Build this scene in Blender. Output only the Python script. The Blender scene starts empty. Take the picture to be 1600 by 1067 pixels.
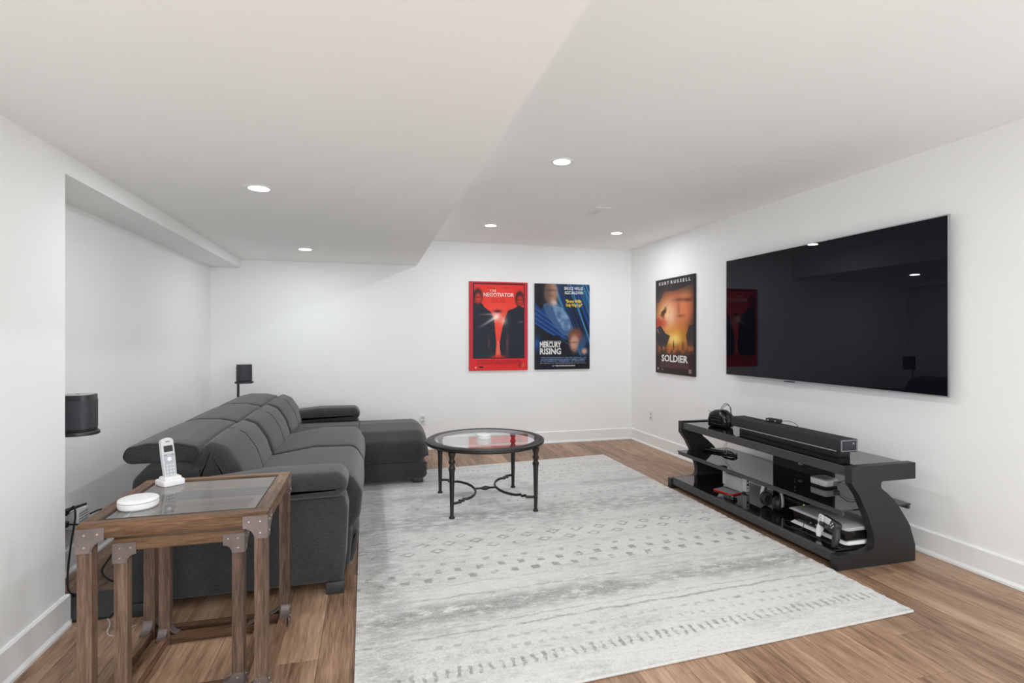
import bpy, bmesh, math, random
import numpy as np
from mathutils import Vector, Matrix
random.seed(7)
rng = np.random.RandomState(11)
PI = math.pi
SC = bpy.context.scene
COL = SC.collection

# ---------------------------------------------------------------- camera
cam_d = bpy.data.cameras.new('camera')
cam = bpy.data.objects.new('camera', cam_d)
COL.objects.link(cam)
SC.camera = cam
F_PX, VPX, VPY, HC = 835.0, 577.0, 527.0, 1.24
YAW = math.atan((800 - VPX) / F_PX)
cam.location = (0, 0, HC)
cam.rotation_euler = (PI / 2, 0, -YAW)
cam_d.sensor_width = 36.0
cam_d.lens = F_PX / 1600 * 36.0
cam_d.shift_y = -(533.5 - VPY) / 1600
cam_d.clip_start = 0.05
cam_d.clip_end = 60

# ---------------------------------------------------------------- world, light, exposure
SC.view_settings.view_transform = 'Standard'
SC.view_settings.look = 'None'
SC.view_settings.gamma = 1
SC.view_settings.use_curve_mapping = False
SC.view_settings.exposure = 0.0
SC.cycles.max_bounces = 10
SC.cycles.diffuse_bounces = 6
SC.cycles.glossy_bounces = 5
SC.cycles.transmission_bounces = 6
SC.cycles.use_denoising = True
W = bpy.data.worlds.new('world')
SC.world = W
W.use_nodes = True
W.node_tree.nodes['Background'].inputs[0].default_value = (0.9, 0.95, 1.0, 1)
W.node_tree.nodes['Background'].inputs[1].default_value = 1.0
LAMP_E = 29.0        # watts of every recessed ceiling light
YF_ = -1.7           # wall behind the camera
FILL_TILT = 12        # added fill light is aimed upward to lift the ceiling
FILL_E = 72.0         # power of the added fill light behind the camera


def area(name, loc, rot, sx, sy, e, col=(1, 1, 1)):
    d = bpy.data.lights.new(name, 'AREA')
    d.shape = 'RECTANGLE'
    d.size, d.size_y, d.energy, d.color = sx, sy, e, col
    o = bpy.data.objects.new(name, d)
    COL.objects.link(o)
    o.location, o.rotation_euler = loc, rot
    return o


area('rear_fill_light', (1.0, YF_ + 0.12, 0.95), (math.radians(90 + FILL_TILT), 0, 0), 3.2, 1.4, FILL_E, (0.85, 0.94, 1.0))  # added fill light at the invented rear opening, brightens the whole room

# ================================================================ materials
class X:
    """tiny math-node expression"""
    def __init__(s, nt, sock): s.nt, s.s = nt, sock
    def _op(s, op, *o):
        n = s.nt.nodes.new('ShaderNodeMath'); n.operation = op
        for i, v in enumerate((s,) + o):
            if isinstance(v, X): s.nt.links.new(v.s, n.inputs[i])
            else: n.inputs[i].default_value = v
        return X(s.nt, n.outputs[0])
    def __add__(s, o): return s._op('ADD', o)
    __radd__ = __add__
    def __sub__(s, o): return s._op('SUBTRACT', o)
    def __rsub__(s, o): return (s * -1.0) + o
    def __mul__(s, o): return s._op('MULTIPLY', o)
    __rmul__ = __mul__
    def __truediv__(s, o): return s._op('DIVIDE', o)
    def abs(s): return s._op('ABSOLUTE')
    def fract(s): return s._op('FRACT')
    def floor(s): return s._op('FLOOR')
    def max(s, o): return s._op('MAXIMUM', o)
    def min(s, o): return s._op('MINIMUM', o)
    def sin(s): return s._op('SINE')
    def lt(s, t, w):          # soft s < t
        n = s.nt.nodes.new('ShaderNodeMapRange'); n.interpolation_type = 'SMOOTHSTEP'
        s.nt.links.new(s.s, n.inputs[0])
        n.inputs[1].default_value = t - w; n.inputs[2].default_value = t + w
        n.inputs[3].default_value = 1; n.inputs[4].default_value = 0
        return X(s.nt, n.outputs[0])
    def gt(s, t, w): return 1.0 - s.lt(t, w)


def newmat(name):
    m = bpy.data.materials.new(name); m.use_nodes = True
    nt = m.node_tree
    return m, nt, nt.nodes['Principled BSDF']


def objco(nt):
    t = nt.nodes.new('ShaderNodeTexCoord')
    return t.outputs['Object']


def noise(nt, co, scale, detail=4, rough=0.55, stretch=None, offset=None):
    if stretch or offset is not None:
        mp = nt.nodes.new('ShaderNodeMapping')
        nt.links.new(co, mp.inputs[0])
        if stretch: mp.inputs['Scale'].default_value = stretch
        if offset is not None: nt.links.new(offset, mp.inputs['Location'])
        co = mp.outputs[0]
    n = nt.nodes.new('ShaderNodeTexNoise')
    nt.links.new(co, n.inputs['Vector'])
    n.inputs['Scale'].default_value = scale
    n.inputs['Detail'].default_value = detail
    n.inputs['Roughness'].default_value = rough
    return n.outputs['Fac']


def ramp(nt, fac, stops):
    r = nt.nodes.new('ShaderNodeValToRGB')
    nt.links.new(fac, r.inputs[0])
    el = r.color_ramp.elements
    while len(el) < len(stops): el.new(0.5)
    for e, (p, c) in zip(el, stops):
        e.position = p; e.color = (*c, 1)
    return r.outputs[0]


def bump(nt, bsdf, h, strength, dist=0.01):
    b = nt.nodes.new('ShaderNodeBump')
    b.inputs['Strength'].default_value = strength
    b.inputs['Distance'].default_value = dist
    nt.links.new(h, b.inputs['Height'])
    nt.links.new(b.outputs[0], bsdf.inputs['Normal'])


def simple(name, col, rough=0.5, metal=0.0, spec=0.5, var=0.06, scale=8, bmp=0.0, coat=0.0):
    m, nt, b = newmat(name)
    co = objco(nt)
    f = noise(nt, co, scale, 4)
    lo = tuple(c * (1 - var) for c in col); hi = tuple(min(1, c * (1 + var)) for c in col)
    nt.links.new(ramp(nt, f, [(0.3, lo), (0.7, hi)]), b.inputs['Base Color'])
    b.inputs['Roughness'].default_value = rough
    b.inputs['Metallic'].default_value = metal
    b.inputs['Specular IOR Level'].default_value = spec
    b.inputs['Coat Weight'].default_value = coat
    if bmp: bump(nt, b, noise(nt, co, scale * 20, 2), bmp, 0.002)
    return m


def fabric(name, dark, light):
    m, nt, b = newmat(name)
    co = objco(nt)
    w1 = noise(nt, co, 220, 3, 0.7)
    w2 = noise(nt, co, 60, 3, 0.6, (1, 1, 6))
    big = noise(nt, co, 3.0, 3)
    f = X(nt, w1) * 0.45 + X(nt, w2) * 0.3 + X(nt, big) * 0.25
    nt.links.new(ramp(nt, f.s, [(0.36, dark), (0.64, light)]), b.inputs['Base Color'])
    b.inputs['Roughness'].default_value = 0.95
    b.inputs['Specular IOR Level'].default_value = 0.2
    b.inputs['Sheen Weight'].default_value = 0.25
    b.inputs['Sheen Roughness'].default_value = 0.5
    bump(nt, b, f.s, 0.35, 0.003)
    return m


def wood(name, c0, c1, c2, axis, rough=0.55, scale=1.0, bmp=0.25):
    """grain runs along axis (0,1,2); every object gets its own tone and offset"""
    m, nt, b = newmat(name)
    co = objco(nt)
    oi = nt.nodes.new('ShaderNodeObjectInfo')
    rnd = X(nt, oi.outputs['Random'])
    off = nt.nodes.new('ShaderNodeCombineXYZ')
    for i in range(3): nt.links.new((rnd * (37.0 + 11 * i)).s, off.inputs[i])
    st = [1, 1, 1]; st[axis] = 0.07
    st2 = [1, 1, 1]; st2[axis] = 0.14
    g1 = noise(nt, co, 60 * scale, 5, 0.65, tuple(st), off.outputs[0])
    g2 = noise(nt, co, 9 * scale, 4, 0.6, tuple(st2), off.outputs[0])
    g3 = noise(nt, co, 240 * scale, 2, 0.6, tuple(st), off.outputs[0])
    f = X(nt, g1) * 0.42 + X(nt, g2) * 0.38 + X(nt, g3) * 0.2 + (rnd - 0.5) * 0.14
    nt.links.new(ramp(nt, f.s, [(0.36, c0), (0.50, c1), (0.64, c2)]), b.inputs['Base Color'])
    b.inputs['Roughness'].default_value = rough
    b.inputs['Specular IOR Level'].default_value = 0.35
    bump(nt, b, (X(nt, g1) * 0.6 + X(nt, g3) * 0.4).s, bmp, 0.002)
    return m


def emit(name, col, s):
    m, nt, b = newmat(name)
    b.inputs['Base Color'].default_value = (*col, 1)
    b.inputs['Emission Color'].default_value = (*col, 1)
    b.inputs['Emission Strength'].default_value = s
    return m


def glass(name, tint=(0.9, 0.95, 0.94), refl=1.5, dark=0.0):
    m = bpy.data.materials.new(name); m.use_nodes = True
    nt = m.node_tree
    for n in list(nt.nodes): nt.nodes.remove(n)
    out = nt.nodes.new('ShaderNodeOutputMaterial')
    fr = nt.nodes.new('ShaderNodeFresnel'); fr.inputs[0].default_value = refl
    tr = nt.nodes.new('ShaderNodeBsdfTransparent'); tr.inputs[0].default_value = (*tint, 1)
    gl = nt.nodes.new('ShaderNodeBsdfGlossy'); gl.inputs['Roughness'].default_value = 0.0
    gl.inputs[0].default_value = (1, 1, 1, 1)
    mx = nt.nodes.new('ShaderNodeMixShader')
    geo = nt.nodes.new('ShaderNodeNewGeometry')      # only the entering face mirrors
    fac = X(nt, fr.outputs[0]) * (1.0 - X(nt, geo.outputs['Backfacing']))
    nt.links.new(fac.s, mx.inputs[0])
    nt.links.new(tr.outputs[0], mx.inputs[1]); nt.links.new(gl.outputs[0], mx.inputs[2])
    nt.links.new(mx.outputs[0], out.inputs[0])
    return m


M = {}
M['wall'] = simple('wall_paint', (0.89, 0.889, 0.878), 0.7, spec=0.25, var=0.008, scale=3, bmp=0.03)
M['ceil'] = simple('ceiling_paint', (0.94, 0.940, 0.925), 0.85, spec=0.15, var=0.008, scale=3)
M['trim'] = simple('trim_paint', (0.86, 0.86, 0.85), 0.38, var=0.008, scale=3)
M['white'] = simple('white_plastic', (0.80, 0.80, 0.79), 0.35, var=0.02)
M['white_matte'] = simple('white_matte_plastic', (0.60, 0.60, 0.60), 0.55, var=0.02)
M['grey'] = simple('grey_plastic', (0.25, 0.25, 0.26), 0.45, var=0.05)
M['lgrey'] = simple('light_grey_plastic', (0.42, 0.43, 0.45), 0.4, var=0.05)
M['silver'] = simple('shaded_white_plastic', (0.50, 0.50, 0.51), 0.35, var=0.03)  # white shell greyed for the shade under the shelf
M['dark'] = simple('black_plastic', (0.018, 0.018, 0.019), 0.42, var=0.1)
M['dark_gloss'] = simple('black_gloss_plastic', (0.010, 0.010, 0.011), 0.12, var=0.1)
M['slot'] = simple('dark_slot', (0.03, 0.03, 0.03), 0.7, var=0.1)
M['grille'] = simple('speaker_grille', (0.045, 0.047, 0.052), 0.55, metal=0.3, var=0.2, scale=300, bmp=0.2)
M['cloth_grille'] = simple('soundbar_fabric', (0.022, 0.022, 0.023), 0.8, var=0.3, scale=260, bmp=0.3)
M['sofa'] = fabric('charcoal_weave', (0.020, 0.020, 0.0202), (0.062, 0.061, 0.0605))
M['seam'] = simple('seam_thread', (0.022, 0.022, 0.023), 0.9, var=0.1)
M['foot'] = simple('black_stained_foot', (0.03, 0.03, 0.032), 0.5, var=0.1)
M['iron'] = simple('dark_bronze_iron', (0.022, 0.020, 0.017), 0.42, metal=0.35, var=0.25, scale=30, bmp=0.15)
M['stand'] = simple('black_satin_panel', (0.013, 0.013, 0.014), 0.45, var=0.05)
M['stand_frame'] = simple('dark_shelf_frame', (0.040, 0.038, 0.038), 0.33, var=0.12, scale=20)
M['bglass'] = simple('black_glass', (0.006, 0.006, 0.007), 0.03, var=0.05, spec=0.95)
M['metal_plate'] = simple('weathered_steel_plate', (0.20, 0.165, 0.155), 0.42, metal=0.55, var=0.2, scale=14, bmp=0.2)
M['rivet'] = simple('brass_rivet', (0.50, 0.43, 0.32), 0.35, metal=0.8, var=0.1)
M['tbl_wood_x'] = wood('weathered_oak_across', (0.045, 0.022, 0.010), (0.135, 0.070, 0.034), (0.26, 0.147, 0.078), 0)
M['tbl_wood_y'] = wood('weathered_oak_deep', (0.055, 0.030, 0.018), (0.16, 0.09, 0.052), (0.29, 0.18, 0.11), 1)
M['tbl_wood_z'] = wood('weathered_oak_upright', (0.045, 0.027, 0.019), (0.135, 0.082, 0.056), (0.25, 0.160, 0.11), 2)
M['floor'] = wood('plank_wood', (0.135, 0.075, 0.044), (0.325, 0.200, 0.125), (0.50, 0.33, 0.22), 1, 0.42, 0.55, 0.12)
M['floor_base'] = simple('floor_joint', (0.06, 0.035, 0.022), 0.7)
M['glass'] = glass('clear_glass', (0.93, 0.96, 0.96), 2.8)
M['glass2'] = glass('clear_round_glass', (0.95, 0.97, 0.97), 1.6)
M['red'] = simple('red_plastic', (0.55, 0.03, 0.02), 0.35, var=0.05)
M['cord'] = simple('black_cord', (0.012, 0.012, 0.012), 0.55, var=0.05)
M['wcord'] = simple('pale_cord', (0.5, 0.5, 0.48), 0.5, var=0.05)
M['lamp'] = emit('lamp_diffuser', (1, 0.985, 0.95), 14)
M['led'] = emit('green_led', (0.35, 1.0, 0.1), 1.6)
M['poster_red_edge'] = simple('poster_red_edge', (0.5, 0.02, 0.025), 0.5)
M['poster_black_edge'] = simple('poster_black_edge', (0.012, 0.012, 0.014), 0.4)
M['ink_white'] = simple('print_white', (0.75, 0.73, 0.70), 0.5)
M['ink_yellow'] = simple('print_yellow', (0.75, 0.52, 0.03), 0.5)
M['ink_dark'] = simple('print_dark_red', (0.18, 0.01, 0.01), 0.5)
M['ink_grey'] = simple('print_grey', (0.30, 0.30, 0.33), 0.5)
M['steel'] = simple('brushed_steel', (0.45, 0.45, 0.46), 0.35, metal=0.9)


def tv_mat():
    m, nt, b = newmat('switched_off_screen')
    co = objco(nt)
    nt.links.new(ramp(nt, noise(nt, co, 2, 2), [(0.3, (0.0035, 0.0035, 0.006)), (0.7, (0.0045, 0.0042, 0.007))]), b.inputs['Base Color'])
    b.inputs['Roughness'].default_value = 0.015
    b.inputs['IOR'].default_value = 1.335
    b.inputs['Specular Tint'].default_value = (0.85, 0.85, 1.0, 1)
    return m


M['screen'] = tv_mat()


def rug_mat():
    m, nt, b = newmat('distressed_rug')
    co = objco(nt)
    sep = nt.nodes.new('ShaderNodeSeparateXYZ'); nt.links.new(co, sep.inputs[0])
    x0, y0 = X(nt, sep.outputs[0]), X(nt, sep.outputs[1])
    # the weave wanders a little
    wob = X(nt, noise(nt, co, 5, 2)) - 0.5
    wob2 = X(nt, noise(nt, co, 45, 3)) - 0.5
    u = x0 + wob * 0.05 + wob2 * 0.03
    v = y0 - x0 * 0.045 + wob * 0.045 + wob2 * 0.026
    fine = X(nt, noise(nt, co, 170, 3, 0.8))
    mid = X(nt, noise(nt, co, 26, 5, 0.75, (0.45, 1.0, 1)))
    big = X(nt, noise(nt, co, 2.6, 4, 0.6, (0.4, 1.3, 1)))
    patch = mid.gt(0.44, 0.10)

    def cell(v0, p, ph=0.0):
        du = ((u / p + ph).fract() - 0.5).abs() * p
        return du, (v - v0).abs()

    def diamond(v0, p, rx, ry, ph=0.0, hollow=True):
        du, dv = cell(v0, p, ph)
        d = du / rx + dv / ry
        if hollow: return ((d - 0.78).abs()).lt(0.22, 0.14)
        return d.lt(0.9, 0.25)

    def dots(v0, p, rx, ry, ph=0.0):
        du, dv = cell(v0, p, ph)
        return (du / rx).max(dv / ry).lt(0.85, 0.25)

    def line(v0, w): return (v - v0).abs().lt(w, w * 0.8)
    pat = None

    def add(e, s):
        nonlocal pat
        e = e * s
        pat = e if pat is None else pat.max(e)
    add(dots(1.93, 0.042, 0.009, 0.035), 0.8)
    add(dots(2.03, 0.055, 0.014, 0.014, 0.3), 0.45)
    add(dots(2.10, 0.075, 0.020, 0.012), 0.5)
    add(line(2.185, 0.008), 0.7)
    add(line(2.235, 0.005), 0.5)
    add((v - 2.37).abs().lt(0.085, 0.05) * big.gt(0.40, 0.1), 0.75)
    add(diamond(2.38, 0.20, 0.085, 0.075), 0.4)
    add(line(2.50, 0.007), 0.55)
    add(line(2.62, 0.005), 0.45)
    add(dots(2.70, 0.115, 0.024, 0.026), 0.85)
    add(dots(2.79, 0.115, 0.024, 0.026, 0.5), 0.85)
    add(dots(2.88, 0.115, 0.020, 0.018, 0.1), 0.6)
    add(line(2.955, 0.005), 0.35)
    add(diamond(3.06, 0.165, 0.050, 0.036, 0.2), 0.8)
    add(diamond(3.16, 0.165, 0.050, 0.036, 0.7), 0.85)
    add(diamond(3.26, 0.165, 0.036, 0.028, 0.2), 0.6)
    add(line(3.33, 0.004), 0.3)
    add((v - 3.56).abs().lt(0.16, 0.08) * mid.gt(0.46, 0.08), 0.6)
    add(line(3.47, 0.004), 0.35)
    add(line(3.62, 0.004), 0.35)
    add(line(3.76, 0.006), 0.5)
    add(dots(3.85, 0.075, 0.014, 0.028), 0.55)
    add(dots(3.93, 0.075, 0.014, 0.020, 0.5), 0.4)
    add(line(4.0, 0.005), 0.5)
    add((v - 4.12).abs().lt(0.07, 0.05) * big.gt(0.4, 0.12), 0.55)
    add(diamond(4.28, 0.15, 0.05, 0.035), 0.5)
    add(diamond(4.37, 0.15, 0.05, 0.035, 0.5), 0.5)
    add(line(4.46, 0.005), 0.4)
    add(dots(4.55, 0.06, 0.016, 0.02), 0.55)
    add(dots(4.63, 0.10, 0.022, 0.014, 0.3), 0.5)
    add(line(4.72, 0.005), 0.4)
    add(dots(4.80, 0.05, 0.012, 0.024), 0.55)
    add(line(4.90, 0.005), 0.35)
    grit = X(nt, noise(nt, co, 75, 4, 0.85))
    amt = pat * patch * (grit * 2.6 - 0.55).max(0.0).min(1.15)
    # worn cloudy areas, stronger along the sofa side and near end
    cloud = big.gt(0.53, 0.14) * mid.gt(0.47, 0.16) * 0.34
    edge = (x0 - 0.06).abs().lt(0.10, 0.09) * mid.gt(0.45, 0.15) * 0.45
    streak = X(nt, noise(nt, co, 60, 4, 0.8, (0.25, 1.0, 1))).gt(0.57, 0.08) * 0.16
    tot = amt.max(cloud).max(edge) + streak + (0.55 - fine) * 0.50 + (0.52 - grit) * 0.85
    c = ramp(nt, tot.s, [(0.0, (0.72, 0.705, 0.68)), (0.35, (0.53, 0.52, 0.505)), (0.75, (0.31, 0.30, 0.29)), (1.0, (0.22, 0.215, 0.21))])
    nt.links.new(c, b.inputs['Base Color'])
    b.inputs['Roughness'].default_value = 1.0
    b.inputs['Specular IOR Level'].default_value = 0.1
    b.inputs['Sheen Weight'].default_value = 0.15
    bump(nt, b, (fine * 0.7 + mid * 0.5).s, 0.6, 0.006)
    return m


M['rug'] = rug_mat()
M['rug_edge'] = simple('rug_binding', (0.62, 0.60, 0.57), 1.0, var=0.1, scale=90, bmp=0.5)


def print_mat():
    m, nt, b = newmat('poster_print')
    a = nt.nodes.new('ShaderNodeVertexColor'); a.layer_name = 'Col'
    nt.links.new(a.outputs[0], b.inputs['Base Color'])
    b.inputs['Roughness'].default_value = 0.45
    b.inputs['Specular IOR Level'].default_value = 0.3
    return m


M['print'] = print_mat()

# ================================================================ mesh helpers
def rp(pts, default=0.0, seg=6):
    """round the corners of a polygon; pts are (p, q[, radius])"""
    out = []
    n = len(pts)
    for i in range(n):
        p = Vector(pts[i][:2]); r = pts[i][2] if len(pts[i]) > 2 else default
        a = Vector(pts[i - 1][:2]); c = Vector(pts[(i + 1) % n][:2])
        if r <= 0: out.append((p.x, p.y)); continue
        d1, d2 = (a - p), (c - p)
        l1, l2 = d1.length, d2.length
        d1.normalize(); d2.normalize()
        ang = d1.angle(d2)
        if ang > PI - 0.02: out.append((p.x, p.y)); continue
        t = min(r / math.tan(ang / 2), l1 * 0.48, l2 * 0.48)
        s, e = p + d1 * t, p + d2 * t
        for k in range(seg + 1):
            w = k / seg      # quadratic blend, close to an arc
            q = s * (1 - w) ** 2 + p * 2 * w * (1 - w) + e * w * w
            out.append((q.x, q.y))
    return out


def dense(poly, step):
    out = []
    for i in range(len(poly)):
        a, b = Vector(poly[i]), Vector(poly[(i + 1) % len(poly)])
        k = max(1, int((b - a).length / step))
        for j in range(k): q = a.lerp(b, j / k); out.append((q.x, q.y))
    return out


def inset(poly, d):
    n = len(poly)
    ar = sum(poly[i - 1][0] * poly[i][1] - poly[i][0] * poly[i - 1][1] for i in range(n))
    s = 1 if ar > 0 else -1
    out = []
    for i in range(n):
        a, b, c = Vector(poly[i - 1]), Vector(poly[i]), Vector(poly[(i + 1) % n])
        e1, e2 = (b - a), (c - b)
        if e1.length < 1e-9 or e2.length < 1e-9: out.append(tuple(b)); continue
        e1.normalize(); e2.normalize()
        nn = Vector((-(e1.y + e2.y), e1.x + e2.x))
        if nn.length < 1e-6: out.append(tuple(b)); continue
        nn.normalize()
        q = b + nn * d * s
        out.append((q.x, q.y))
    return out


def inset_soft(poly, d):
    if d <= 0.004: return inset(poly, d)
    k = math.ceil(d / 0.003)
    n = len(poly)
    for _ in range(k):
        poly = inset(poly, d / k)
        poly = [(0.6 * poly[i][0] + 0.2 * (poly[i - 1][0] + poly[(i + 1) % n][0]), 0.6 * poly[i][1] + 0.2 * (poly[i - 1][1] + poly[(i + 1) % n][1])) for i in range(n)]
    return poly


def m3(axis, p, q, t):
    return (p, t, q) if axis == 'y' else (t, p, q) if axis == 'x' else (p, q, t)


class MB:
    def __init__(s): s.bm = bmesh.new()
    def _merge(s, b):
        me = bpy.data.meshes.new('tmp'); b.to_mesh(me); b.free()
        s.bm.from_mesh(me); bpy.data.meshes.remove(me)
        return s
    def box(s, x0, x1, y0, y1, z0, z1, bev=0.0, seg=2, mat=None):
        b = bmesh.new()
        bmesh.ops.create_cube(b, size=1)
        for v in b.verts:
            v.co = ((x0 + x1) / 2 + v.co.x * (x1 - x0), (y0 + y1) / 2 + v.co.y * (y1 - y0), (z0 + z1) / 2 + v.co.z * (z1 - z0))
        if bev: bmesh.ops.bevel(b, geom=b.edges[:], offset=bev, segments=seg, profile=0.5, affect='EDGES')
        if mat: b.transform(mat)
        return s._merge(b)
    def prism(s, poly, axis, a0, a1, bev=0.0, seg=2, mat=None):
        b = bmesh.new()
        v0 = [b.verts.new(m3(axis, p, q, a0)) for p, q in poly]
        v1 = [b.verts.new(m3(axis, p, q, a1)) for p, q in poly]
        f0 = b.faces.new(v0); f1 = b.faces.new(list(reversed(v1)))
        n = len(poly)
        for i in range(n): b.faces.new((v0[i], v1[i], v1[(i + 1) % n], v0[(i + 1) % n]))
        bmesh.ops.recalc_face_normals(b, faces=b.faces[:])
        if bev: bmesh.ops.bevel(b, geom=list(f0.edges) + list(f1.edges), offset=bev, segments=seg, profile=0.5, affect='EDGES')
        big = [f for f in b.faces if len(f.verts) > 4]
        if big: bmesh.ops.triangulate(b, faces=big, quad_method='BEAUTY', ngon_method='EAR_CLIP')
        if mat: b.transform(mat)
        return s._merge(b)
    def loft(s, poly, axis, a0, a1, r0, r1=None, n=6, mid=1, puff=0.0, mat=None):
        """prism with generously rounded ends, swelling by puff in the middle"""
        if r1 is None: r1 = r0
        b = bmesh.new()
        secs = []
        for k in range(n + 1):
            th = PI / 2 * k / n
            secs.append((a0 + r0 * (1 - math.cos(th)) if 0 else a0 + r0 * (1 - math.cos(th)), r0 * (1 - math.sin(th))))
        secs[0] = (a0, r0 * 1.0)
        for k in range(1, mid):
            secs.append((a0 + r0 + (a1 - a0 - r0 - r1) * k / mid, 0))
        for k in range(n, -1, -1):
            th = PI / 2 * k / n
            secs.append((a1 - r1 * (1 - math.cos(th)), r1 * (1 - math.sin(th))))
        rings = []
        for t, d in secs:
            w = (t - a0) / (a1 - a0)
            d2 = d - puff * math.sin(PI * w) ** 0.7 if puff else d
            pl = inset_soft(poly, d2)
            rings.append([b.verts.new(m3(axis, p, q, t)) for p, q in pl])
        m = len(poly)
        caps = [b.faces.new(rings[0]), b.faces.new(list(reversed(rings[-1])))]
        for i in range(len(rings) - 1):
            for j in range(m):
                b.faces.new((rings[i][j], rings[i + 1][j], rings[i + 1][(j + 1) % m], rings[i][(j + 1) % m]))
        bmesh.ops.recalc_face_normals(b, faces=b.faces[:])
        bmesh.ops.triangulate(b, faces=caps, quad_method='BEAUTY', ngon_method='EAR_CLIP')
        if mat: b.transform(mat)
        return s._merge(b)
    def lathe(s, prof, c, seg=24, mat=None, sx=1, sy=1):
        b = bmesh.new()
        rings = []
        for r, z in prof:
            if r < 1e-6: rings.append([b.verts.new((c[0], c[1], c[2] + z))])
            else: rings.append([b.verts.new((c[0] + sx * r * math.cos(2 * PI * k / seg), c[1] + sy * r * math.sin(2 * PI * k / seg), c[2] + z)) for k in range(seg)])
        for a, d in zip(rings, rings[1:]):
            for k in range(seg):
                k2 = (k + 1) % seg
                if len(a) == 1 and len(d) == 1: continue
                if len(a) == 1: b.faces.new((a[0], d[k2], d[k]))
                elif len(d) == 1: b.faces.new((a[k], a[k2], d[0]))
                else: b.faces.new((a[k], a[k2], d[k2], d[k]))
        if prof[0] == prof[-1]: bmesh.ops.remove_doubles(b, verts=rings[0] + rings[-1], dist=1e-6)
        else:
            if len(rings[0]) > 1: b.faces.new(rings[0])
            if len(rings[-1]) > 1: b.faces.new(rings[-1])
        bmesh.ops.recalc_face_normals(b, faces=b.faces[:])
        if mat: b.transform(mat)
        return s._merge(b)
    def tube(s, pts, r, seg=8, closed=False, mat=None, flat=None):
        b = bmesh.new()
        P = [Vector(p) for p in pts]
        n = len(P)
        rings = []
        up = Vector((0, 0, 1))
        prev = None
        for i in range(n):
            if closed: t = P[(i + 1) % n] - P[i - 1]
            else: t = P[min(i + 1, n - 1)] - P[max(i - 1, 0)]
            t.normalize()
            if prev is None:
                a = t.cross(up)
                if a.length < 1e-3: a = t.cross(Vector((1, 0, 0)))
            else:
                a = prev - t * prev.dot(t)
            a.normalize(); prev = a
            c = t.cross(a)
            rr = r[i] if isinstance(r, (list, tuple)) else r
            fa, fc = (1, 1) if flat is None else flat
            rings.append([b.verts.new(P[i] + a * (rr * fa * math.cos(2 * PI * k / seg)) + c * (rr * fc * math.sin(2 * PI * k / seg))) for k in range(seg)])
        rng_ = range(n) if closed else range(n - 1)
        for i in rng_:
            A, B = rings[i], rings[(i + 1) % n]
            for k in range(seg): b.faces.new((A[k], A[(k + 1) % seg], B[(k + 1) % seg], B[k]))
        if not closed:
            b.faces.new(rings[0]); b.faces.new(list(reversed(rings[-1])))
        bmesh.ops.recalc_face_normals(b, faces=b.faces[:])
        if mat: b.transform(mat)
        return s._merge(b)


def spline(pts, k=8, closed=False):
    P = [Vector(p) for p in pts]
    n = len(P)
    out = []
    rg = range(n) if closed else range(n - 1)
    for i in rg:
        if closed: a, b, c, d = P[i - 1], P[i], P[(i + 1) % n], P[(i + 2) % n]
        else: a, b, c, d = P[max(i - 1, 0)], P[i], P[i + 1], P[min(i + 2, n - 1)]
        for j in range(k):
            t = j / k
            out.append(0.5 * ((2 * b) + (c - a) * t + (2 * a - 5 * b + 4 * c - d) * t * t + (3 * b - a - 3 * c + d) * t ** 3))
    if not closed: out.append(P[-1])
    return out


def worldloc(o):
    v = Vector((0, 0, 0))
    while o is not None: v += o.location; o = o.parent
    return v


def obj(name, mb, mat, parent=None, smooth=35, origin=None):
    """link ONE mesh object; geometry is given in room coordinates"""
    me = bpy.data.meshes.new(name)
    off = worldloc(parent) if parent is not None else Vector((0, 0, 0))
    if origin is not None:
        o_loc = Vector(origin) - off
    else: o_loc = Vector((0, 0, 0))
    mb.bm.transform(Matrix.Translation(-(off + o_loc)))
    mb.bm.to_mesh(me); mb.bm.free()
    me.materials.append(M[mat] if isinstance(mat, str) else mat)
    if smooth:
        me.polygons.foreach_set('use_smooth', [True] * len(me.polygons))
        me.set_sharp_from_angle(angle=math.radians(smooth))
    o = bpy.data.objects.new(name, me)
    COL.objects.link(o)
    o.parent = parent
    o.location = o_loc
    return o


def thing(name, label, cat, loc, group=None):
    o = bpy.data.objects.new(name, None)
    COL.objects.link(o)
    o.empty_display_size = 0.05
    o.location = loc
    o['label'] = label; o['category'] = cat
    if group: o['group'] = group
    return o


def tag(o, label, cat, group=None):
    o['label'] = label; o['category'] = cat
    if group: o['group'] = group
    return o


def copy_tree(o, parent=None):
    c = o.copy(); COL.objects.link(c); c.parent = parent
    for ch in [k for k in bpy.data.objects if k.parent == o]: copy_tree(ch, c)
    return c


def text(name, body, size, loc, rot, mat, parent, width=None, bold=0.0, xscale=1.0):
    cu = bpy.data.curves.new(name, 'FONT')
    cu.body = body; cu.size = size; cu.align_x = 'CENTER'; cu.align_y = 'CENTER'
    cu.extrude = 0.0004; cu.offset = bold; cu.resolution_u = 2
    t = bpy.data.objects.new(name, cu); COL.objects.link(t)
    bpy.context.view_layer.update()
    me = bpy.data.meshes.new_from_object(t.evaluated_get(bpy.context.evaluated_depsgraph_get()))
    COL.objects.unlink(t); bpy.data.objects.remove(t); bpy.data.curves.remove(cu)
    co = np.zeros(len(me.vertices) * 3); me.vertices.foreach_get('co', co); co = co.reshape(-1, 3)
    w = co[:, 0].max() - co[:, 0].min()
    s = (width / w) if width else xscale
    co[:, 0] -= (co[:, 0].max() + co[:, 0].min()) / 2
    co[:, 0] *= s
    Mx = Matrix.Translation(Vector(loc) - worldloc(parent)) @ rot.to_4x4()
    for v, c in zip(me.vertices, co): v.co = Mx @ Vector(c)
    me.materials.clear(); me.materials.append(M[mat])
    o = bpy.data.objects.new(name, me); COL.objects.link(o); o.parent = parent
    return o


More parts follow.
